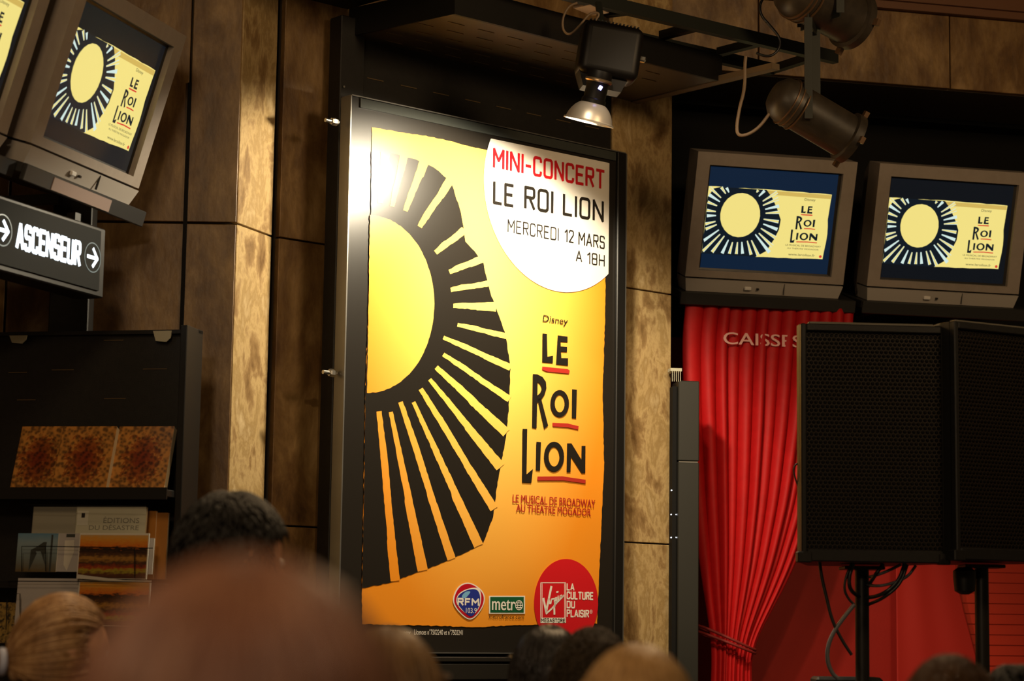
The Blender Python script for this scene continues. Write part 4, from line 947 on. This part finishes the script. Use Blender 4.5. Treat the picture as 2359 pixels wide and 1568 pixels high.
kb = aty(2222, 1330, D1+.18)
o = MB().lathe([(.012, -.05), (.03, -.04), (.034, .0), (.034, .02), (.02, .03)], Matrix.Translation(kb) , 20); o.bar(kb+Vector((0, 0, .01)), Vector((pq2.x-.02, pq2.y, kb.z+.012)), .02, .025); o = o.build('stand_clamp', BLACK, None, smooth=30)
tag(o, 'round black clamp knob fixed to the right speaker stand', 'clamp')
bxp = aty(1962, 1560, D1+.2)
mh = MB().box(-.10, .10, -.07, .07, -.12, .0, .008)
o = mh.build('stand_bag', BLACKM); o.location = (bxp.x, pq.y+.105, bxp.z); tag(o, 'black box strapped on the left speaker stand under the cables', 'box')
def cable(nm, pts, r, mt, label, dep=D1+.10):
    P_ = [aty(x, y, dep+(q[0] if q else 0)) for x, y, *q in pts]
    o = MB().tube(P_, r, 8, 3).build(nm, mt, None, smooth=True); tag(o, label, 'cable', 'cables under the loudspeakers'); return o
cable('cable', [(1888, 1294), (1893, 1330), (1905, 1380), (1917, 1430), (1940, 1475), (1962, 1508)], .005, CABLE, 'thin black cable running down left of the stand')
cable('cable', [(1968, 1392), (1945, 1420), (1920, 1455), (1906, 1490), (1906, 1525), (1918, 1552), (1930, 1562)], .0065, CABLEG, 'thick grey cable curving down left of the stand into the box')
cable('cable', [(1962, 1296), (1948, 1330), (1944, 1358), (1955, 1380), (1968, 1392)], .004, CABLE, 'outer black cable loop left of the stand')
cable('cable', [(1966, 1296), (1955, 1330), (1958, 1360), (1985, 1378, .12), (2030, 1372), (2070, 1340), (2085, 1296)], .006, CABLE, 'heavy black cable loop passing behind the stand')
cable('cable', [(2035, 1298), (2012, 1330), (2000, 1350, .1)], .006, CABLE, 'short black cable slanting to the stand from the right')
cable('cable', [(2075, 1300), (2045, 1315), (2018, 1325), (1995, 1330, .1)], .0045, CABLEG, 'upper grey cable looping right of the stand')
cable('cable', [(2110, 1302), (2090, 1330), (2050, 1345), (2020, 1350), (1995, 1346, .1)], .0045, CABLEG, 'wide grey cable loop reaching furthest right')
cable('cable', [(2090, 1300), (2075, 1345), (2035, 1378), (1995, 1394, .1)], .005, CABLE, 'lowest black cable loop right of the stand')
cable('cable', [(1847, 1066), (1832, 1068), (1827, 1085), (1838, 1120), (1846, 1135)], .0025, CABLE, 'small thin cable loop on the loudspeaker left side', D1+.05)

# ------------------------------------------------------------------ people
SKIN = noise_mat('skin', [(.3, (.50, .24, .13)), (.7, (.58, .30, .17))], ns=8, rough=.5)
def human_mesh():
    me = bpy.data.meshes.new('b'); V = []; Ed = []; Rr = []
    def v(p, r): V.append(p); Rr.append(r); return len(V)-1
    def chain(st, pts):
        k = st
        for p, r in pts: n = v(p, r); Ed.append((k, n)); k = n
        return k
    pel = v((0, 0, .93), (.15, .105))
    ch = chain(pel, [((0, 0, 1.05), (.13, .095)), ((0, .0, 1.2), (.14, .10)), ((0, 0, 1.33), (.15, .105))]); nk = chain(ch, [((0, -.005, 1.41), (.08, .065)), ((0, 0, 1.46), (.055, .055)), ((0, .01, 1.53), (.055, .058))])
    for s in (-1, 1):
        chain(pel, [((s*.09, 0, .84), (.085, .085)), ((s*.095, .01, .5), (.056, .058)), ((s*.095, -.02, .3), (.052, .052)), ((s*.095, -.01, .08), (.038, .04)), ((s*.10, .06, .035), (.04, .03)), ((s*.105, .15, .025), (.035, .022))])
        sh = chain(ch, [((s*.12, 0, 1.38), (.06, .06)), ((s*.185, 0, 1.36), (.052, .055)), ((s*.21, -.01, 1.22), (.044, .046)), ((s*.225, -.01, 1.08), (.037, .038)), ((s*.235, .03, .93), (.031, .032)), ((s*.24, .05, .835), (.022, .026))])
        pm = chain(sh, [((s*.24, .06, .79), (.018, .036)), ((s*.24, .065, .755), (.016, .036))])
        for k, (dy, ln) in enumerate(((.034, .07), (.012, .08), (-.010, .075), (-.030, .058))):
            chain(pm, [((s*.238, .062+dy, .735), (.009, .009)), ((s*.232, .066+dy, .735-ln*.5), (.0085, .0085)), ((s*.222, .068+dy, .735-ln), (.0075, .0075))])
        chain(sh, [((s*.235, .095, .80), (.011, .011)), ((s*.228, .112, .765), (.009, .009)), ((s*.224, .118, .74), (.008, .008))])
    me.from_pydata(V, Ed, []); o = bpy.data.objects.new('b', me); COL.objects.link(o)
    mod = o.modifiers.new('s', 'SKIN'); mod.use_smooth_shade = True
    for i, sv in enumerate(me.skin_vertices[0].data): sv.radius = Rr[i]; sv.use_root = (i == 0)
    su = o.modifiers.new('u', 'SUBSURF'); su.levels = 2; su.render_levels = 2
    dg = bpy.context.evaluated_depsgraph_get(); bm_ = bpy.data.meshes.new_from_object(o.evaluated_get(dg)); bpy.data.objects.remove(o)
    # head, face towards +y
    nv_, nh = 40, 48; mb = MB(); mb.v = [tuple(q.co) for q in bm_.vertices]; mb.f = [tuple(p.vertices) for p in bm_.polygons]
    hc = Vector((0, .012, 1.59)); vs = []
    for j in range(nv_+1):
        th = math.pi*j/nv_
        for i in range(nh):
            a = 2*math.pi*i/nh; x, y, z = math.sin(th)*math.cos(a), math.sin(th)*math.sin(a), math.cos(th)
            X, Y, Z = x*.076, y*.096, z*.112
            if z < 0: X *= 1-.28*z*z; Y *= (1-.22*z*z if y > 0 else 1-.45*z*z)
            if y > 0:
                Y += .022*math.exp(-((x/.13)**2+((z+.22)/.17)**2))-.010*math.exp(-(((abs(x)-.36)/.17)**2+((z-.02)/.12)**2))+.006*math.exp(-((x/.3)**2+((z+.52)/.08)**2))+.007*math.exp(-((x/.22)**2+((z+.85)/.12)**2))
            if abs(x) > .9 and abs(z) < .28 and -.25 < y < .15: X += math.copysign(.012, x)
            vs.append(tuple(hc+Vector((X, Y, Z))))
    mb.add(vs, [(j*nh+i, j*nh+(i+1) % nh, (j+1)*nh+(i+1) % nh, (j+1)*nh+i) for j in range(nv_) for i in range(nh)])
    bpy.data.meshes.remove(bm_)
    o = mb.build('b2', SKIN, None); rm = o.modifiers.new('r', 'REMESH'); rm.mode = 'VOXEL'; rm.voxel_size = .0075; rm.use_smooth_shade = True
    sm_ = o.modifiers.new('m', 'SMOOTH'); sm_.iterations = 2; sm_.factor = .5
    dg = bpy.context.evaluated_depsgraph_get(); out = bpy.data.meshes.new_from_object(o.evaluated_get(dg)); bpy.data.objects.remove(o)
    out.materials.clear(); out.materials.append(SKIN); out.name = 'person_body'; return out
BODY = human_mesh()
HC = Vector((0, .012, 1.59))
def loft(mb, secs, n=28):
    vs = []
    for (cx_, cy_, cz_, rx, ry_) in secs:
        for i in range(n): a = 2*math.pi*i/n; vs.append((cx_+rx*math.cos(a), cy_+ry_*math.sin(a), cz_))
    return mb.add(vs, [(j*n+i, j*n+(i+1) % n, (j+1)*n+(i+1) % n, (j+1)*n+i) for j in range(len(secs)-1) for i in range(n)])
def top_mesh():
    m_ = MB(); loft(m_, [(0, 0, .88, .175, .125), (0, 0, .95, .172, .122), (0, 0, 1.1, .158, .115), (0, 0, 1.25, .172, .125), (0, 0, 1.34, .19, .122), (0, -.002, 1.385, .180, .105), (0, -.004, 1.42, .150, .088), (0, -.004, 1.445, .105, .076), (0, -.002, 1.46, .072, .068), (0, 0, 1.475, .064, .064)])
    for s in (-1, 1): m_.tube([(s*.09, 0, 1.375), (s*.14, 0, 1.37), (s*.19, 0, 1.345), (s*.212, -.01, 1.22), (s*.226, -.01, 1.08), (s*.236, .03, .93), (s*.24, .045, .86)], lambda t: .076-.033*t, 16, 1)
    return m_
def legs_mesh():
    m_ = MB(); loft(m_, [(0, 0, .95, .168, .12), (0, 0, .88, .178, .125), (0, 0, .80, .18, .12)])
    for s in (-1, 1): m_.tube([(s*.085, 0, .86), (s*.09, 0, .78), (s*.096, .01, .5), (s*.097, -.015, .3), (s*.097, -.01, .09)], lambda t: .10-.04*t, 18, 1)
    return m_
def shoe_mesh():
    m_ = MB()
    for s in (-1, 1): loft(m_, [(s*.10, .05, 0, .05, .14), (s*.10, .05, .025, .05, .138), (s*.10, .035, .06, .047, .10), (s*.098, -.005, .10, .045, .055)], 20); m_.f.append(tuple(range(len(m_.v)-80, len(m_.v)-60)))
    return m_
TOPM = top_mesh(); LEGM = legs_mesh(); SHOEM = shoe_mesh()
def hair_mat(name, dark, mid, lite, rough=.48):
    m = mat(name, mid, rough, spec=.3); t_, b_n = nt(m); N = t_.nodes; Lk = t_.links
    g = N.new('ShaderNodeNewGeometry'); r = N.new('ShaderNodeValToRGB'); 
    tc = N.new('ShaderNodeTexCoord'); mp = N.new('ShaderNodeMapping'); mp.inputs['Scale'].default_value = (1, 1, .35); no = N.new('ShaderNodeTexNoise'); no.inputs['Scale'].default_value = 32; no.inputs['Detail'].default_value = 2
    Lk.new(tc.outputs['Object'], mp.inputs[0]); Lk.new(mp.outputs[0], no.inputs['Vector']); a1 = N.new('ShaderNodeMath'); a1.operation = 'MULTIPLY_ADD'; a1.inputs[1].default_value = .5; Lk.new(g.outputs['Random Per Island'], a1.inputs[0])
    a2 = N.new('ShaderNodeMath'); a2.operation = 'MULTIPLY_ADD'; a2.inputs[1].default_value = .9; a2.inputs[2].default_value = -.2; Lk.new(no.outputs['Fac'], a2.inputs[0]); Lk.new(a2.outputs[0], a1.inputs[2])
    Lk.new(a1.outputs[0], r.inputs[0]); e = r.color_ramp.elements; e.new(.5)
    for k, c_ in enumerate((dark, mid, lite)): e[k].position = k*.5; e[k].color = (*c_, 1)
    Lk.new(r.outputs[0], b_n.inputs['Base Color']); return m
def ell(d, k=1.0, off=(0, 0, 0)):
    return HC+Vector((d.x*.083*k+off[0], d.y*.104*k+off[1], d.z*.119*k+off[2]))
def sdir(th, ph): return Vector((math.sin(th)*math.cos(ph), math.sin(th)*math.sin(ph), math.cos(th)))
def hair(style, mt, par, seed=1, n=1500, lift=1.0, part_tie=(0, -1, .1), wid=.0022):
    rnd = random.Random(seed); m_ = MB()
    hairline = lambda ph: (1.05+.15*math.cos(2*ph)) if math.sin(ph) > .35 else (2.0 if style in ('short', 'curly', 'pony') else 2.15)
    # scalp shell
    sh = MB(); nn, mm = 48, 20
    for j in range(mm+1):
        for i in range(nn):
            ph_ = 2*math.pi*i/nn; d = sdir(hairline(ph_)*j/mm, ph_); sh.v.append(tuple(ell(d, .985+.01*lift)))
    sh.f = [(j*nn+i, j*nn+(i+1) % nn, (j+1)*nn+(i+1) % nn, (j+1)*nn+i) for j in range(mm) for i in range(nn)]
    m_.add(sh.v, sh.f)
    tie = Vector(part_tie).normalized()
    for k in range(n):
        ph_ = rnd.uniform(0, 2*math.pi); pts = []
        w_ = wid*rnd.uniform(.6, 1.3)
        kk = 1.0+.05*lift*rnd.random()
        if style == 'pony':
            d0 = sdir(hairline(ph_)*rnd.uniform(.55, 1.0), ph_)
            for i in range(9):
                t = i/8; d = d0.slerp(tie, t) if d0.angle(tie) < 3.1 else d0
                pts.append(ell(d, kk+.02*math.sin(t*math.pi)))
        elif style in ('short',):
            t0 = rnd.uniform(.02, .95)*hairline(ph_); d0 = sdir(t0, ph_); fl = rnd.uniform(-.25, .25)
            for i in range(5):
                t = i/4; d = sdir(t0+t*.30, ph_+fl*t); pts.append(ell(d, 1.0+.07*lift*math.sin(t*2.2)+.02*rnd.random()))
        elif style == 'curly':
            t0 = rnd.uniform(.02, 1.0)*hairline(ph_); a0 = rnd.uniform(0, 6.28); ra = rnd.uniform(.05, .10)
            for i in range(9):
                t = i/8; d = sdir(t0+ra*math.cos(a0+t*7)+t*.1, ph_+ra*math.sin(a0+t*7)/max(.3, math.sin(t0))); pts.append(ell(d, 1.03+.10*lift*t*rnd.uniform(.7, 1.1)))
        else:  # long straight, bob
            hl = hairline(ph_); drop = .0 if math.sin(ph_) > .3 else rnd.uniform(.08, .16)
            sw = rnd.uniform(-.12, .12); t0 = rnd.uniform(-.45, .4); ja = rnd.uniform(-.3, .3)
            for i in range(8):
                t = i/7; d = sdir(t0+(min(hl, 1.75)-t0)*t, ph_+sw*t*t+ja*(1-t)**2); pts.append(ell(d, kk+.05*t))
            e_ = pts[-1]
            for i in range(1, 4): pts.append(e_+Vector((d.x*.012*i*.5, d.y*.012*i*.4, -drop*i/3)))
        m_.tube(pts, lambda t, w_=w_: w_*(1-.75*t) if style != 'pony' else w_, 4)
    if style == 'pony':
        base = ell(tie, 1.06)
        for k in range(260):
            a = rnd.uniform(0, 6.28); rr = .022*math.sqrt(rnd.random()); o1 = Vector((math.cos(a)*rr, 0, math.sin(a)*rr)); L_ = rnd.uniform(.8, 1.05)
            pts = [base+o1*.7+Vector((0, .02, 0)), base+o1*.6+Vector((0, -.015, 0)), base+o1*1.5+Vector((0, -.045, .006)), base+o1*1.8+Vector((0, -.07, -.05*L_)), base+o1*1.6+Vector((0, -.07, -.14*L_)), base+o1*1.0+Vector((0, -.055, -.24*L_))]
            m_.tube(pts, wid, 4, 1)
    o = m_.build('hair', mt, par, smooth=True); return o
def person(px, topy, Y, yaw, style, mt, label, topc, legc, kw={}, tilt=0):
    p_ = aty(px, topy, Y); H = p_.z-.012; s = H/1.702
    r = empty('person', (p_.x, p_.y, 0), (0, 0, yaw), label, 'person', 'people in the audience'); r.scale = (s, s, s)
    b = bpy.data.objects.new('body', BODY); COL.objects.link(b); b.parent = r
    hair(style, mt, r, **kw)
    TOPM.build('shirt', mat('shirt_cloth', topc, .8), r, smooth=True); LEGM.build('trousers', mat('trouser_cloth', legc, .8), r, smooth=True); SHOEM.build('shoes', mat('shoe_leather', (.02, .018, .015), .5), r, smooth=True)
    e_ = MB()
    for s_ in (-1, 1): MB().lathe([(.0005, -.011), (.008, -.008), (.0115, 0), (.008, .008), (.0005, .011)], Matrix.Translation(HC+Vector((s_*.029, .080, .003))), 12).build('eye', mat('eye_white', (.7, .68, .62), .2), r, smooth=True)
    return r
H_AUB = hair_mat('auburn_hair', (.06, .016, .006), (.13, .050, .024), (.24, .12, .065)); H_BLK = hair_mat('black_hair', (.006, .005, .004), (.005, .004, .003), (.010, .007, .005), .55)
H_HON = hair_mat('honey_hair', (.10, .045, .015), (.27, .14, .055), (.60, .38, .19)); H_BLO = hair_mat('blond_hair', (.20, .10, .035), (.36, .20, .07), (.55, .34, .14)); H_BRO = hair_mat('brown_hair', (.03, .014, .006), (.08, .038, .015), (.15, .075, .03)); H_GRB = hair_mat('dark_curly_hair', (.02, .014, .008), (.045, .03, .017), (.08, .055, .03)); H_DST = hair_mat('dark_straight_hair', (.008, .007, .007), (.02, .017, .016), (.05, .043, .042), .3)
person(560, 1314, 1.03, 0, 'long', H_AUB, 'person with auburn hair seen from behind, very near and strongly blurred', (.05, .04, .04), (.03, .03, .04), dict(seed=2, n=2600, wid=.002, lift=2.0))
person(522, 1137, 4.3, -1.05, 'short', H_BLK, 'tall person with short black hair in front of the stone wall, head turned right', (.05, .05, .06), (.02, .02, .03), dict(seed=3, n=2600, wid=.0032, lift=1.2))
pr = person(135, 1368, 4.45, -1.15, 'pony', H_HON, 'person with honey blond ponytail and pale hair tie at the lower left', (.2, .15, .12), (.03, .03, .05), dict(seed=4, n=2300, wid=.0024, part_tie=(0, -.92, -.10)))
tb = ell(Vector((0, -.92, -.10)).normalized(), 1.06)
MB().lathe([(.020, -.008), (.027, -.006), (.029, 0), (.027, .006), (.020, .008)], Matrix.Translation(tb+Vector((0, -.012, 0))) @ Matrix.Rotation(math.pi/2, 4, 'X'), 24).build('hair_tie', mat('pale_blue_tie', (.45, .48, .62), .6), pr, smooth=True)
person(893, 1444, 3.1, 0, 'long', hair_mat('light_brown_hair', (.08, .04, .015), (.20, .11, .04), (.34, .2, .09)), 'person with light brown hair, only the head crown showing below the poster left corner', (.2, .05, .04), (.03, .03, .04), dict(seed=5, n=1400))
person(1264, 1440, 4.75, 0, 'long', H_DST, 'person with smooth dark straight hair in front of the red disc', (.04, .04, .05), (.02, .02, .03), dict(seed=6, n=1800, wid=.0022))
person(1368, 1452, 4.25, 0, 'curly', H_GRB, 'person with dark fuzzy hair right of the smooth dark head', (.08, .07, .06), (.02, .02, .03), dict(seed=7, n=2400, wid=.002))
person(1474, 1486, 2.95, .2, 'long', H_BLO, 'person with blond hair below the stone column', (.3, .25, .2), (.03, .03, .05), dict(seed=8, n=2000, wid=.0024))
person(2192, 1518, 3.45, 0, 'curly', H_BRO, 'person with brown wavy hair at the lower right under the loudspeakers', (.1, .05, .04), (.03, .03, .04), dict(seed=9, n=2400, wid=.0022))
person(2340, 1532, 4.2, 0, 'short', H_BLK, 'person with black hair at the bottom right corner', (.04, .04, .05), (.02, .02, .03), dict(seed=10, n=1200, wid=.003))
